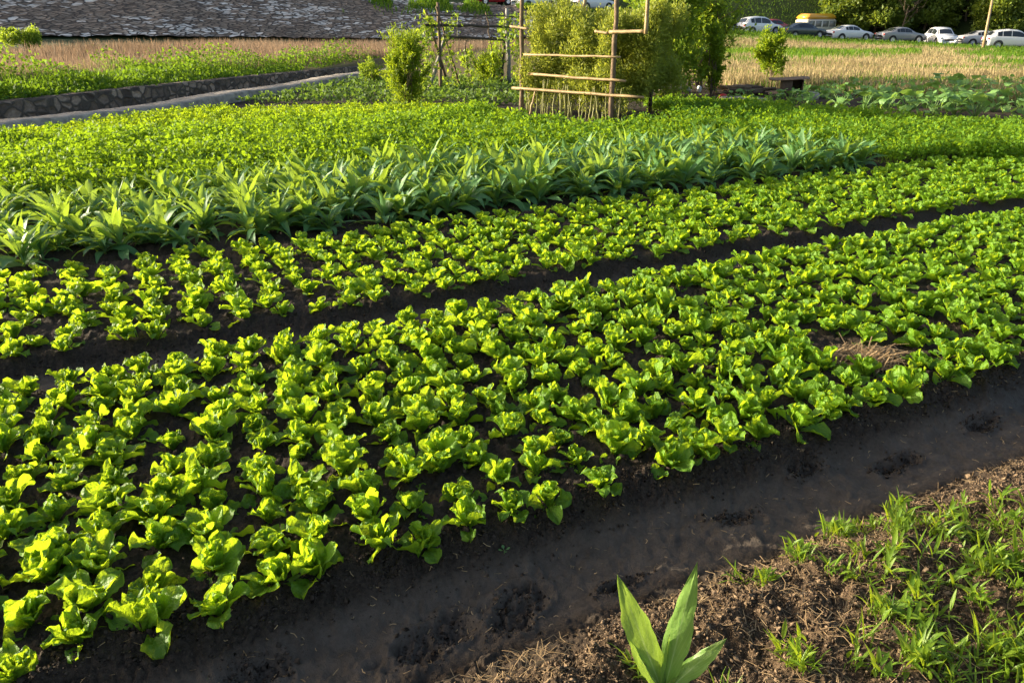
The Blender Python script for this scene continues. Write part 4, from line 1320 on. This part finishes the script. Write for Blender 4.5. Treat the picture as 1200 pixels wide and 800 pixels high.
rock('flat_stone', 'flat rounded stone lying in front of the dark box', ground_at(946, 116), (0.62, 0.4, 0.24), 3)
rock('white_stone', 'small white stone beside the yellow-green shrub', ground_at(819, 108), (0.12, 0.11, 0.2), 4, M_WHITE)
rock('pale_stone', 'pale stone in the tan grass behind the dark box', ground_at(938, 100), (0.3, 0.25, 0.22), 5)
rock('long_stone', 'long low stone edging the bed under the yellow-green shrub', ground_at(790, 108), (1.0, 0.35, 0.2), 6, M_STONE)
rock('red_bag', 'crumpled red bag lying below the yellow-green shrub', ground_at(847, 117), (0.2, 0.16, 0.17), 8, M_REDBAG, 0, 'bag')
rock('edging_stone', 'long flat stone along the soil strip left of the dark box', ground_at(872, 119), (1.3, 0.3, 0.14), 9, M_STONE, -0.6)
rg = np.random.default_rng(63)
lp = np.array(ground_at(876, 112))
for k in range(9):
    a = rg.uniform(-0.5, 0.3); L = rg.uniform(0.6, 1.2)
    c = lp + np.array([rg.uniform(-0.5, 0.5), rg.uniform(-0.15, 0.5), 0.06 + 0.07 * (k // 3)])
    d = np.array([math.cos(a), math.sin(a), rg.normal(0, 0.05)]) * L / 2
    G = Geo(); tube(G, [-d, -d * 0.3 + rg.normal(0, 0.01, 3), d * 0.3, d], [0.05, 0.055, 0.05, 0.042], 8, 0.5, 0, 0.05)
    o = G.obj('log', M_BARK if k % 2 else M_BOARD)
    o.location = tuple(c)
    tag(o, 'rough dark log in the heap between the yellow-green shrub and the box', 'log', 'logs heaped beside the bed')

# straw heap in the front bed
rg = np.random.default_rng(65)
n = 520
c = np.array([*straw_xy, gz(*straw_xy)])
P = c + np.stack([rg.normal(0, 0.10, n), rg.normal(0, 0.075, n), np.abs(rg.normal(0, 0.035, n))], -1)
a = rg.normal(0.2, 0.9, n)
Dv = np.stack([np.cos(a), np.sin(a), rg.normal(0.05, 0.3, n)], -1)
L = rg.uniform(0.06, 0.2, n)[:, None]; w = 0.0032
S_ = np.stack([-np.sin(a), np.cos(a), 0 * a], -1) * w
md = P + np.array([0, 0, 0.012])
V = np.stack([P - Dv * L / 2 - S_, P - Dv * L / 2 + S_, md + S_, md - S_, P + Dv * L / 2 + S_, P + Dv * L / 2 - S_], 1).reshape(-1, 3)
b = (np.arange(n) * 6)[:, None]
F = np.concatenate([b + np.array([[0, 1, 2, 3]]), b + np.array([[3, 2, 4, 5]])])
Gs = Geo(); Gs.add(V, F, np.repeat(rg.uniform(0, 1, n), 6))
tag(Gs.obj('straw_heap', M_STRAW, smooth=False), 'heap of dry straw lying in a gap of the front lettuce bed', 'straw', None, 'stuff')


# ------------------------------------------------------------------ near bank: crumbs, litter, weeds
def chips(x, y, size, rg, mat, name, label, cat, flat=0.6):
    n = len(x)
    z = ground(x, y)
    P = np.stack([x, y, z + size * 0.15], -1)
    a = unit(rg.normal(size=(n, 3))); b = unit(np.cross(a, rg.normal(size=(n, 3)))); c = np.cross(a, b)
    s_ = size[:, None]
    k = lambda: rg.uniform(0.6, 1.3, (n, 1))
    pts = np.stack([P + a * s_ * 0.5 * k(), P + b * s_ * 0.5 * k(), P - a * s_ * 0.5 * k(), P - b * s_ * 0.5 * k(), P + c * s_ * 0.5 * flat * k(), P - c * s_ * 0.5 * flat * k()], 1)
    base = (np.arange(n) * 6)[:, None]
    # octahedron as quads with a doubled corner is degenerate, so use 4 kite quads
    F = np.concatenate([base + np.array([q]) for q in ([0, 1, 4, 3], [2, 3, 4, 1], [0, 3, 5, 1], [2, 1, 5, 3])])
    G = Geo(); G.add(pts.reshape(-1, 3), F, 0.5)
    return tag(G.obj(name, mat, smooth=False), label, cat, None, 'stuff')


rg = np.random.default_rng(81)
n = 90000
sB = rg.uniform(-0.6, 5.2, n); tB = 1.80 - 0.12 * (sB < 1.2) - np.abs(rg.normal(0, 0.6, n))
x, y = st(sB, tB)
ppx, ppy, dp = proj(x, y, 0.15)
k = (ppx > -30) & (ppx < 1260) & (ppy < 850) & (dp > 0)
x, y = x[k], y[k]
chips(x, y, np.clip(rg.lognormal(-4.95, 0.5, len(x)), 0.003, 0.03), rg, M_CRUMB, 'soil_crumbs', 'crumbly brown soil bits and wood chips on the near bank', 'soil crumbs', 0.5)
n = 30000
tB = np.concatenate([rg.normal(2.40, 0.07, n // 2), rg.uniform(2.3, 4.7, n // 4), rg.normal(4.75, 0.06, n // 8), rg.normal(5.12, 0.06, n // 8)])
sB = rg.uniform(-1.2, 7.0, len(tB))
x, y = st(sB, tB)
fx_, fy_ = [], []
for (a_, b_, L_, W_, rot_, dep_) in FEET:
    m_ = 320
    th = rg.uniform(0, 6.283, m_); q_ = np.abs(rg.normal(0.85, 0.35, m_))
    u_, v_ = q_ * np.cos(th) * L_ / 2, q_ * np.sin(th) * W_ / 2
    fx_.append(a_ + u_ * math.cos(rot_) - v_ * math.sin(rot_)); fy_.append(b_ + u_ * math.sin(rot_) + v_ * math.cos(rot_))
x = np.concatenate([x] + fx_); y = np.concatenate([y] + fy_)
chips(x, y, np.clip(rg.lognormal(-4.75, 0.5, len(x)), 0.004, 0.035), rg, M_CLOD, 'soil_clods', 'small dark clods of soil along the lettuce bed edges', 'soil clods', 0.75)


def litter(name, label, x, y, L, w, rg, mat):
    n = len(x)
    P = np.stack([x, y, ground(x, y) + 0.006], -1)
    a = rg.uniform(0, 6.283, n)
    Dv = np.stack([np.cos(a), np.sin(a), rg.normal(0.0, 0.22, n)], -1); S_ = np.stack([-np.sin(a), np.cos(a), 0.3 + 0 * a], -1) * w
    bow = np.stack([-np.sin(a), np.cos(a), 0.6 + 0 * a], -1) * (rg.normal(0, 0.13, n) * L)[:, None]
    L = L[:, None]
    V = np.stack([P - Dv * L / 2 - S_, P - Dv * L / 2 + S_, P + bow + S_, P + bow - S_, P + Dv * L / 2 + S_, P + Dv * L / 2 - S_], 1).reshape(-1, 3)
    b = (np.arange(n) * 6)[:, None]
    F = np.concatenate([b + np.array([[0, 1, 2, 3]]), b + np.array([[3, 2, 4, 5]])])
    G = Geo(); G.add(V, F, np.repeat(rg.uniform(0, 1, n), 6))
    return tag(G.obj(name, mat, smooth=False), label, 'straw', None, 'stuff')


n = 13000
sB = rg.uniform(-0.4, 5.0, n); tB = 1.80 - np.abs(rg.normal(0, 0.5, n))
x, y = st(sB, tB)
dens = vnoise(x * 3, y * 3, 87)
k = dens > rg.uniform(0.2, 0.9, n)
litter('straw_litter', 'dry grass stalks strewn over the near bank', x[k], y[k], rg.uniform(0.015, 0.10, k.sum()), 0.0012, rg, M_STRAW)
n = 520
sB = rg.uniform(-0.5, 5.0, n); tB = rg.uniform(1.9, 2.4, n)
x, y = st(sB, tB)
litter('furrow_litter', 'scattered pale bits of straw on the mud of the furrow', x, y, rg.uniform(0.006, 0.035, n), 0.0015, rg, M_STRAW)


def tuft(rg, kind):
    G = Geo()
    nb = rg.integers(9, 17)
    for k in range(nb):
        a = rg.uniform(0, 6.28)
        if kind == 0:      # narrow grass
            L, W = rg.uniform(0.06, 0.14), rg.uniform(0.005, 0.010)
            P, F, uv = leaf_patch(L, W, rg.uniform(0.7, 1.5), rg.uniform(0.1, 1.5), a, sh_lance, 3, 7, cup=0.3, ruf=0.0, rg=rg, base=(rg.normal(0, 0.02), rg.normal(0, 0.02), 0))
        else:              # broader shoots
            L, W = rg.uniform(0.05, 0.10), rg.uniform(0.012, 0.02)
            h = rg.uniform(0, 0.05)
            b = np.array([rg.normal(0, 0.022), rg.normal(0, 0.022), 0])
            if h > 0.02: tube(G, [b, b + np.array([0, 0, h])], 0.002, 4, 0.9)
            P, F, uv = leaf_patch(L, W, rg.uniform(0.3, 1.4), rg.uniform(0.0, 0.9), a, sh_lance, 3, 6, cup=0.3, ruf=0.05, rg=rg, base=b + np.array([0, 0, h]))
        G.add(P, F, rg.uniform(0.0, 1.0), uv)
    return G


tuft_me = []
for i in range(10):
    me = tuft(np.random.default_rng(500 + i), 0 if i % 4 == 0 else 1).mesh('weed_tuft'); me.materials.append(M_GRASS); tuft_me.append(me)
rg = np.random.default_rng(91)
tp = []
# dense clumps read off the photograph: pixel centre, spread in metres, count
for (cx_, cy_, sx_, n_) in [(1000, 600, 0.07, 9), (930, 640, 0.05, 4), (1050, 610, 0.10, 12), (1120, 600, 0.13, 16), (1180, 610, 0.14, 16), (885, 662, 0.03, 3), (985, 650, 0.08, 6), (1060, 660, 0.08, 7),
                            (1140, 650, 0.12, 15), (1190, 680, 0.10, 12), (1050, 710, 0.05, 4), (1040, 770, 0.10, 10), (1100, 760, 0.10, 13), (1170, 745, 0.10, 12), (1130, 790, 0.10, 12), (930, 770, 0.04, 3),
                            (745, 770, 0.03, 3), (1195, 790, 0.1, 10), (840, 795, 0.02, 1), (1250, 620, 0.15, 14), (1260, 700, 0.15, 14), (630, 640, 0.02, 0)]:
    q = onz(cx_, cy_ + 12, 0.14)
    for k in range(int(math.ceil(n_ * 0.8))):
        tp.append((q[0] + rg.normal(0, sx_), q[1] + rg.normal(0, sx_)))
for (x, y) in tp:
    o = bpy.data.objects.new('weed_tuft', tuft_me[int(rg.integers(10))])
    COL.objects.link(o)
    sc = rg.uniform(0.6, 1.15)
    o.location = (x, y, float(ground(np.array([x]), np.array([y]))[0]) - 0.004)
    o.scale = (sc, sc, sc); o.rotation_euler = (rg.normal(0, 0.15), rg.normal(0, 0.15), rg.uniform(0, 6.28))
    ppx, ppy, _ = proj(x, y, 0.17)
    lb = ('small green weed tuft beside the large-leaved plant' if ppx < 800 else
          'lone green weed tuft on the bare brown part of the bank' if ppx < 950 else 'green weed tuft in the thick growth at the right of the bank')
    tag(o, lb, 'weed', 'weed tufts on the near bank')

# the big-leaved plant at the bottom
q = onz(778, 806, 0.15)
bz = float(ground(np.array([q[0]]), np.array([q[1]]))[0])
wp = thing('broadleaf_plant', 'large pale green plant with upright pointed leaves at the bottom edge of the bank', 'plant', (q[0], q[1], bz - 0.005))
rg = np.random.default_rng(93)
for (L, W, e0, bend, azd, tw, tn) in [(0.51, 0.105, 1.22, 0.15, 178, 0.15, 0.55), (0.51, 0.088, 1.45, -0.05, 10, -0.35, 0.7), (0.30, 0.075, 0.95, 0.12, -8, -0.6, 0.8),
                                      (0.27, 0.055, 1.05, 0.2, 185, 0.7, 0.9), (0.24, 0.05, 1.5, 0.1, 100, 0.8, 0.6), (0.13, 0.035, 1.1, 0.5, 300, 0.2, 0.8), (0.16, 0.05, 1.0, 0.8, 150, 0.2, 0.4)]:
    # leaves whose faces turn to the camera: the grid's width runs across the view for az near 90/-90, so spin about the stem
    P, F, uv = leaf_patch(L, W, 0.0, bend * 0.5, 0.0, sh_lance, 9, 18, cup=0.16, ruf=0.035, freq=8, rg=rg, twist=tw * 0.3, r0=0.0)
    # stand it up: length -> up, width -> sideways, then lean towards azd
    lean = math.pi / 2 - e0
    X, Y, Z = P[:, 0].copy(), P[:, 1].copy(), P[:, 2].copy()
    Q = np.stack([Y, Z, X], -1)                      # length up, width along x, face to -y
    cz, sz = math.cos(tw), math.sin(tw)
    Q = np.stack([Q[:, 0] * cz - Q[:, 1] * sz, Q[:, 0] * sz + Q[:, 1] * cz, Q[:, 2]], -1)
    lx, ly = math.cos(math.radians(azd)), math.sin(math.radians(azd))
    k = np.tan(lean) if lean < 1.2 else 2.5
    ll = Q[:, 2].copy()
    Q[:, 0] += lx * ll * math.sin(lean); Q[:, 1] += ly * ll * math.sin(lean) * 0.5; Q[:, 2] = ll * math.cos(lean)
    G = Geo(); G.add(Q, F, tn, uv)
    G.obj('leaf', M_WEED, wp)

# tiny seedling in the mud
q = onz(591, 662, 0.02)
sdl = Geo(); rg = np.random.default_rng(95)
for k in range(4):
    P, F, uv = leaf_patch(0.022, 0.013, 0.5, 0.2, k * 1.57 + 0.3, sh_round, 5, 6, 0.1, 0.05, 8, rg, base=(0, 0, 0.018))
    sdl.add(P, F, 0.5, uv)
tube(sdl, [[0, 0, 0], [0, 0, 0.02]], 0.0015, 5, 0.5)
o = sdl.obj('seedling', M_TALL)
o.location = (q[0], q[1], float(ground(np.array([q[0]]), np.array([q[1]]))[0]))
tag(o, 'tiny four-leaved seedling alone in the mud of the furrow', 'seedling')


# ------------------------------------------------------------------ cars
def paint(name, c):
    return plain(name, tuple(x * 0.96 for x in c), c, 0.25, 0.5, 2, 0.0, coat=0.6)


P_WHITE = paint('white_paint', (0.72, 0.73, 0.74)); P_DARK = paint('dark_paint', (0.035, 0.05, 0.055)); P_GREY = paint('grey_paint', (0.25, 0.255, 0.27))
P_SILVER = paint('silver_paint', (0.5, 0.5, 0.5)); P_RED = paint('red_paint', (0.30, 0.02, 0.02)); P_YEL = paint('yellow_paint', (0.62, 0.31, 0.025)); P_BLACK = paint('black_paint', (0.015, 0.016, 0.02))
P_CREAM = paint('cream_paint', (0.5, 0.47, 0.38))
PROF = {
    # x, roof height, belt height, half width, half roof width
    'suv': [(-2.22, 0.78, 0.70, 0.72, 0.60), (-2.16, 1.0, 0.92, 0.84, 0.72), (-2.05, 1.10, 1.02, 0.89, 0.74), (-1.66, 1.49, 1.06, 0.915, 0.63), (-1.2, 1.61, 1.02, 0.92, 0.63), (-0.5, 1.67, 1.0, 0.92, 0.64), (0.2, 1.62, 0.98, 0.92, 0.63),
            (0.55, 1.50, 0.97, 0.92, 0.64), (1.18, 1.05, 0.97, 0.91, 0.74), (1.3, 1.0, 0.95, 0.91, 0.78), (1.85, 0.92, 0.87, 0.88, 0.74), (2.12, 0.80, 0.75, 0.80, 0.66), (2.22, 0.62, 0.57, 0.70, 0.6)],
    'sedan': [(-2.28, 0.72, 0.66, 0.72, 0.6), (-2.2, 0.95, 0.88, 0.84, 0.70), (-1.85, 1.02, 0.95, 0.89, 0.74), (-1.55, 1.05, 0.97, 0.905, 0.72), (-0.85, 1.36, 0.95, 0.91, 0.60), (-0.4, 1.43, 0.94, 0.91, 0.60), (0.1, 1.42, 0.92, 0.91, 0.60),
              (0.45, 1.33, 0.91, 0.91, 0.61), (1.1, 0.98, 0.90, 0.90, 0.72), (1.25, 0.93, 0.88, 0.90, 0.74), (1.9, 0.82, 0.77, 0.86, 0.70), (2.18, 0.70, 0.66, 0.78, 0.62), (2.28, 0.55, 0.5, 0.68, 0.56)],
}


def section(p, off=0.0):
    x, zr, zb, w, wr = p
    flat = zr - zb < 0.12
    zs = zb + 0.02
    pts = [(0.0, 0.24), (w * 0.86, 0.24), (w * 0.97, 0.34), (w + off, 0.52), (w + off, zb * 0.5 + 0.30), (w * 0.975 + off, zb - 0.02), (w * 0.95 + off, zs)]
    pts += [(wr + 0.04 + off, zr - 0.07), (wr - 0.06, zr - 0.015 + off), (0.0, zr + 0.015 + off)]
    return [(x, y_, z_) for (y_, z_) in pts]


def car(label, kind, mat, loc, rz, cat='car', scale=1.0):
    o = thing('parked_car', label, cat, loc, rz, 'cars parked along the road')
    o.scale = (scale,) * 3
    pr = PROF[kind]
    xs = [p[0] for p in pr]
    fx = np.unique(np.concatenate([np.linspace(xs[0], xs[-1], 34), xs]))
    fine = [(x, *[float(np.interp(x, xs, [p[k] for p in pr])) for k in range(1, 5)]) for x in fx]
    half = np.array([section(p) for p in fine])                   # n,10,3
    ring = np.concatenate([half, half[:, ::-1][:, 1:-1] * np.array([1, -1, 1])], 1)
    n, k = ring.shape[:2]
    F = [[i * k + j, i * k + (j + 1) % k, (i + 1) * k + (j + 1) % k, (i + 1) * k + j] for i in range(n - 1) for j in range(k)]
    for e in (0, n - 1):
        for j in range(1, 9):
            q = [e * k + j, e * k + j + 1, e * k + (k - j - 1) % k, e * k + (k - j) % k]
            if len(set(q)) == 4: F.append(q if e == 0 else q[::-1])
    G = Geo(); G.add(ring.reshape(-1, 3), F); G.obj('body', mat, o)
    # glass: side panels between belt and roof, front and rear screens
    G = Geo(); Wd = Geo(); Rr = Geo()
    gx = [x for x, zr, zb, w, wr in fine if zr - zb > 0.30]
    x0, x1 = gx[0], gx[-1]
    for a0, a1 in ((x0 + (x1 - x0) * 0.08, x0 + (x1 - x0) * 0.24), (x0 + (x1 - x0) * 0.265, x0 + (x1 - x0) * 0.55), (x0 + (x1 - x0) * 0.575, x1)):
        xx = np.linspace(a0, a1, 6)
        for sgn in (1, -1):
            V = []
            for x in xx:
                s_ = section((x, *[float(np.interp(x, xs, [p[q] for p in pr])) for q in range(1, 5)]), 0.012)
                b, t = np.array(s_[6]), np.array(s_[7])
                V += [b + (t - b) * 0.08, b + (t - b) * 0.88]
            V = np.array(V) * np.array([1, sgn, 1])
            G = Geo(); G.add(V, [[2 * i, 2 * i + 2, 2 * i + 3, 2 * i + 1] for i in range(5)])
            G.obj('window', M_GLASS, o)
    iF = [i for i in range(len(pr) - 1) if pr[i][1] > 1.28 and pr[i + 1][1] < pr[i][1] - 0.2][-1]
    iB = [i for i in range(len(pr) - 1) if pr[i + 1][1] > 1.28 and pr[i][1] < pr[i + 1][1] - 0.2][0]
    for nm, ii in (('windscreen', iF), ('rear_window', iB)):
        Gw = Geo(); V = []
        for f in np.linspace(0.08, 0.95, 5):
            x = pr[ii][0] + (pr[ii + 1][0] - pr[ii][0]) * f
            s_ = section((x, *[float(np.interp(x, xs, [p[q] for p in pr])) for q in range(1, 5)]), 0.014)
            e = np.array(s_[8]); c = np.array(s_[9])
            for g in (-1.12, -0.5, 0.0, 0.5, 1.12):
                V.append([x, e[1] * g, c[2] + (e[2] - c[2]) * min(abs(g), 1) - (0.025 if abs(g) > 1 else 0)])
        Gw.add(V, [[r_ * 5 + q, r_ * 5 + q + 1, r_ * 5 + q + 6, r_ * 5 + q + 5] for r_ in range(4) for q in range(4)])
        Gw.obj(nm, M_GLASS, o)
    # lamps
    for nm, mt, xx, zz, dx in (('tail_lamp', M_TAIL, xs[1] - 0.0, pr[1][1] - 0.14, 0.12), ('headlight', M_HEAD, xs[-2] + 0.0, pr[-2][1] - 0.12, 0.14)):
        for sgn in (1, -1):
            G = Geo(); box(G, (xx, sgn * (pr[1][3] - 0.09), zz), (dx, 0.26, 0.15), 0, 0.04); G.obj(nm, mt, o)
    G = Geo(); box(G, (xs[-1] - 0.04, 0, 0.50), (0.10, 0.9, 0.14), 0, 0.03); G.obj('grille', M_BLACK, o)
    G = Geo(); box(G, (xs[0] + 0.03, 0, 0.40), (0.10, 1.3, 0.16), 0, 0.04); G.obj('rear_bumper', M_BLACK, o)
    # wheels
    R0 = 0.345 if kind == 'suv' else 0.32
    for wx in (-1.33, 1.36):
        for sgn in (1, -1):
            ang = np.linspace(0, 2 * np.pi, 25)[:-1]
            def lathe(prof):
                V = [[wx + r_ * math.cos(a), sgn * yy, R0 + r_ * math.sin(a)] for (r_, yy) in prof for a in ang]
                m_ = len(prof)
                return V, [[i * 24 + j, i * 24 + (j + 1) % 24, (i + 1) * 24 + (j + 1) % 24, (i + 1) * 24 + j] for i in range(m_ - 1) for j in range(24)]
            G = Geo(); G.add(*lathe([(R0 + 0.075, 0.72), (R0 + 0.075, 0.929), (R0 + 0.02, 0.931), (R0 * 0.5, 0.72)])); wl = G.obj('wheel', M_BLACK, o)
            G = Geo(); G.add(*lathe([(R0 * 0.62, 0.74), (R0 * 0.98, 0.74), (R0, 0.77), (R0, 0.92), (R0 * 0.95, 0.945), (R0 * 0.68, 0.948), (R0 * 0.64, 0.935)])); G.obj('tyre', M_BLACK, wl)
            G = Geo(); G.add(*lathe([(R0 * 0.66, 0.938), (R0 * 0.60, 0.944), (R0 * 0.54, 0.92), (R0 * 0.2, 0.925), (R0 * 0.14, 0.94), (0.005, 0.94)])); G.obj('rim', M_RIM, wl)
    return o


def road_spot(px, depth, extra=0.0):
    q = at(px, 40, depth)
    return (q[0], q[1], None)


def place(px, wheel_y, depth):
    q = at(px, wheel_y, depth)
    return (q[0], q[1], q[2])


def yaw(px, deg):
    return math.radians(deg) - math.atan2(px - 600, 976.0)


car('white sport utility car with its sunlit tail to the left behind the round sapling', 'suv', P_WHITE, place(888, 41, 75), yaw(888, 36))
car('dark green-grey saloon car between two white cars in front of the yellow bus', 'sedan', P_DARK, place(939, 45, 75), yaw(939, 34))
car('white saloon car just right of the yellow bus', 'sedan', P_WHITE, place(993, 48, 75.5), yaw(993, 36))
car('silver grey saloon car parked between a white saloon and a white car facing forward', 'sedan', P_GREY, place(1054, 50.5, 75), yaw(1054, 32))
car('white sport utility car showing its front grille and windscreen', 'suv', P_WHITE, place(1101, 53.5, 75), yaw(1101, -70))
car('silver car half hidden behind the leaning wooden pole', 'sedan', P_SILVER, place(1150, 54, 77), yaw(1150, 25))
car('white sport utility car cut by the right edge of the picture', 'suv', P_WHITE, place(1182, 57.5, 70), yaw(1182, 22))
car('white sport utility car on the embankment above the trellis', 'suv', P_WHITE, place(626, 11, 75), yaw(626, 36))
car('red car on the embankment at the top edge behind the pole frame', 'sedan', P_RED, place(577, 6, 79), yaw(577, 30))
car('white car mostly hidden by the top of the trellis hedge', 'suv', P_WHITE, place(694, 13, 76), yaw(694, 36))
car('black car half hidden behind the leafy young tree', 'sedan', P_BLACK, place(838, 37, 75), yaw(838, 30))
car('red car glimpsed between the white sport utility car and the dark saloon', 'sedan', P_RED, place(905, 40, 80), yaw(905, 34))

# bus
q = place(953, 47, 84)
bus = thing('yellow_bus', 'cream bus with a bright yellow roof parked behind the dark saloon car', 'bus', q, math.radians(22))
G = Geo(); box(G, (0, 0, 1.25), (4.0, 2.0, 1.7), 0, 0.12); G.obj('body', P_CREAM, bus)
G = Geo(); box(G, (0, 0, 2.33), (4.06, 2.06, 0.62), 0, 0.22, taper=0.94); G.obj('roof', P_YEL, bus)
for k in range(4):
    for sgn in (-1, 1):
        G = Geo(); box(G, (-1.42 + 0.95 * k, sgn * 0.985, 1.62), (0.8, 0.06, 0.6), 0, 0.02); G.obj('window', M_PANE, bus)
G = Geo(); box(G, (1.98, 0, 1.55), (0.06, 1.7, 0.75), 0, 0.02); G.obj('windscreen', M_GLASS, bus)
for wx in (-1.3, 1.4):
    for sgn in (-1, 1):
        G = Geo(); tube(G, [[wx, sgn * 0.75, 0.38], [wx, sgn * 1.03, 0.38]], 0.38, 20); G.obj('wheel', M_BLACK, bus)

# leaning pole, white tripod
b0 = at(1152, 57, 66); t0 = at(1163.5, -3, 66)
G = Geo(); P0 = np.zeros(3); P1 = t0 - b0
tube(G, [P0 - np.array([0, 0, 0.3]), P1 * 0.5, P1], [0.13, 0.11, 0.09], 10)
o = G.obj('wooden_pole', M_BAMBOO); o.location = tuple(b0)
tag(o, 'leaning wooden utility pole between the silver car and the last white car', 'pole')
wb = at(786, 40, 34)
wt = thing('white_tripod', 'thin white tripod of poles rising behind the dense bush', 'tripod', (wb[0], wb[1], gz(wb[0], wb[1])))
ap = at(786, -6, 34) - np.array(wt.location)
for (dx, dy) in ((-0.85, 0.1), (0.5, -0.2), (0.1, 0.8)):
    pole('leg', (dx, dy, -0.1), ap + np.array([dx, dy, 0]) * -0.08, 0.022, 0.022, M_WHITE, wt, np.zeros(3), 0.0)


# ------------------------------------------------------------------ the wood behind the cars
def tree_parts(seed, h, w, n):
    rg = np.random.default_rng(seed)
    T = Geo(); blobs = []
    limb(rg, (0, 0, -0.4), (rg.normal(0, 0.3), rg.normal(0, 0.3), h * 0.7), 0.026 * h, 0.008 * h, T, 0.06, 8)
    for k in range(26):
        q = k / 25
        zc = h * (0.08 + 0.86 * q)
        prof = np.interp(q, [0, 0.3, 0.6, 0.85, 1], [0.75, 1.0, 0.95, 0.65, 0.3]) * w / 2
        a = k * 2.4 + rg.normal(0, 0.4); d = prof * rg.uniform(0.35, 0.95)
        c = (d * math.cos(a), d * math.sin(a), zc)
        rr = w * rg.uniform(0.11, 0.2)
        blobs.append((c, (rr * 1.2, rr * 1.2, rr * 0.8), rr ** 2))
        if k % 2: limb(rg, (0, 0, h * (0.1 + 0.5 * q)), c, 0.009 * h, 0.003 * h, T, 0.1)
    return T.mesh('trunk'), cloud(rg, blobs, n, 0.42, 0.24, 0.2, 0.45).mesh('crown', False)


tm = []
for i, (h_, w_) in enumerate([(9, 7.5), (10.5, 8), (8, 8), (6, 6)]):
    a, b = tree_parts(600 + i, h_, w_, 9500)
    a.materials.append(M_BARK); b.materials.append(M_TREE)
    tm.append((a, b))
rg = np.random.default_rng(99)
TL = [(975, 92, 3, 'small rounded tree at the left end of the wood'), (1000, 88, 0, 'broad lit tree right behind the white saloon car'), (1038, 90, 1, 'broad tree standing behind the silver grey saloon car'),
      (1072, 92, 2, 'dark tree in the wood left of the forward-facing white car'), (1100, 96, 1, 'tall shaded tree behind the forward-facing white car'), (1128, 86, 3, 'yellow-green tree between the white car and the leaning pole'),
      (1150, 92, 0, 'tree right behind the leaning wooden pole'), (1185, 84, 2, 'broad tree behind the last white car'), (1215, 88, 1, 'tall tree at the right edge of the wood'), (1260, 84, 0, 'tree past the right edge of the picture')]
UP = [(960, 112), (1015, 108), (1060, 112), (1110, 114), (1160, 110), (1210, 108), (1255, 104)]
TL += [(988, 86, 3, 'low bushy tree between the white saloon and the wood'), (1022, 85, 3, 'low tree behind the gap left of the silver grey saloon'), (1080, 86, 3, 'low bushy tree just left of the forward-facing white car'),
       (1118, 90, 0, 'tree right of the forward-facing white car, set back in the wood'), (1168, 82, 3, 'low leafy tree just right of the leaning pole')]
for (px_, d_, v_, lb) in TL:
    q = at(px_, 45, d_)
    o = thing('broadleaf_tree', lb, 'tree', (q[0], q[1], gz(q[0], q[1]) - 0.2), rg.uniform(0, 6.28), 'trees of the wood behind the cars')
    sc = rg.uniform(0.85, 1.1); o.scale = (sc, sc, sc)
    link('trunk', tm[v_][0], None, o); link('crown', tm[v_][1], None, o)
for (px_, d_) in UP:
    q = at(px_, 30, d_)
    v_ = int(rg.integers(3))
    o = thing('broadleaf_tree', 'tree higher on the hillside above the first line of the wood', 'tree', (q[0], q[1], gz(q[0], q[1]) - 0.3), rg.uniform(0, 6.28), 'trees of the wood behind the cars')
    sc = rg.uniform(1.0, 1.3); o.scale = (sc, sc, sc)
    link('trunk', tm[v_][0], None, o); link('crown', tm[v_][1], None, o)
# bare tree between the crowns
q = at(1055, 44, 82)
o = thing('bare_tree', 'leafless pale tree with forked branches behind the silver grey saloon car', 'tree', (q[0], q[1], gz(q[0], q[1]) - 0.2))
G = Geo(); limb(rg, (0, 0, 0), (0.2, 0, 3.2), 0.09, 0.05, G)
G.obj('trunk', M_POST, o)
for k in range(9):
    a = rg.uniform(0, 6.28)
    G = Geo(); p = np.array([0.2 * rg.uniform(0.5, 1), 0, rg.uniform(1.6, 3.2)]); e = p + np.array([math.cos(a) * 1.8, math.sin(a) * 1.2, rg.uniform(1.2, 2.6)])
    limb(rg, p, e, 0.028, 0.01, G, 0.12)
    for z in range(3):
        f = p + (e - p) * rg.uniform(0.4, 0.9); limb(rg, f, f + rg.normal(0, 0.5, 3) + np.array([0, 0, 0.6]), 0.02, 0.008, G, 0.1)
    G.obj('branch', M_POST, o)

# rough grass over the hillside
rg = np.random.default_rng(111)
n = 30000
az = rg.uniform(np.arctan2(40, 976.0), np.arctan2(520, 976.0), n)
R, Z = far_knots(az)
r = R[:, 3] + 1 + 45 * rg.uniform(0, 1, n) ** 1.4
x, y = r * np.sin(az), r * np.cos(az)
V, F, T = blades(xyz(x, y), rg.uniform(0.12, 0.3, n), 0.05, 0.9, np.clip(0.2 + 0.6 * (vnoise(x * 0.15, y * 0.15, 112) - 0.3) + rg.normal(0, 0.15, n), 0, 1), rg)
Gd = Geo(); Gd.add(V, F, T)
tag(Gd.obj('hill_grass', M_MEAD, smooth=False), 'rough dark green grass on the hillside behind the cars', 'grass', None, 'stuff')
# grass tufts along the crest and cracks of the stone slope
n = 9000
az = rg.uniform(_az[5] - 0.03, _az[8], n)
R, Z = far_knots(az)
f = 1 - np.abs(rg.normal(0, 0.16, n))
keep = (vnoise(az * 60, f * 4, 115) > 0.42) & (f > 0)
az, f, R = az[keep], f[keep], R[keep]
r = R[:, 1] + (R[:, 2] - R[:, 1]) * f
x, y = r * np.sin(az), r * np.cos(az)
Pz_ = xyz(x, y); Pz_[:, 2] += 0.2
V, F, T = blades(Pz_, rg.uniform(0.2, 0.6, len(x)), 0.08, 0.5, np.clip(0.25 + rg.normal(0, 0.2, len(x)), 0, 1), rg)
Gd = Geo(); Gd.add(V, F, T)
tag(Gd.obj('crest_grass', M_MEAD, smooth=False), 'patchy dark grass along the crest of the stone slope', 'grass', None, 'stuff')
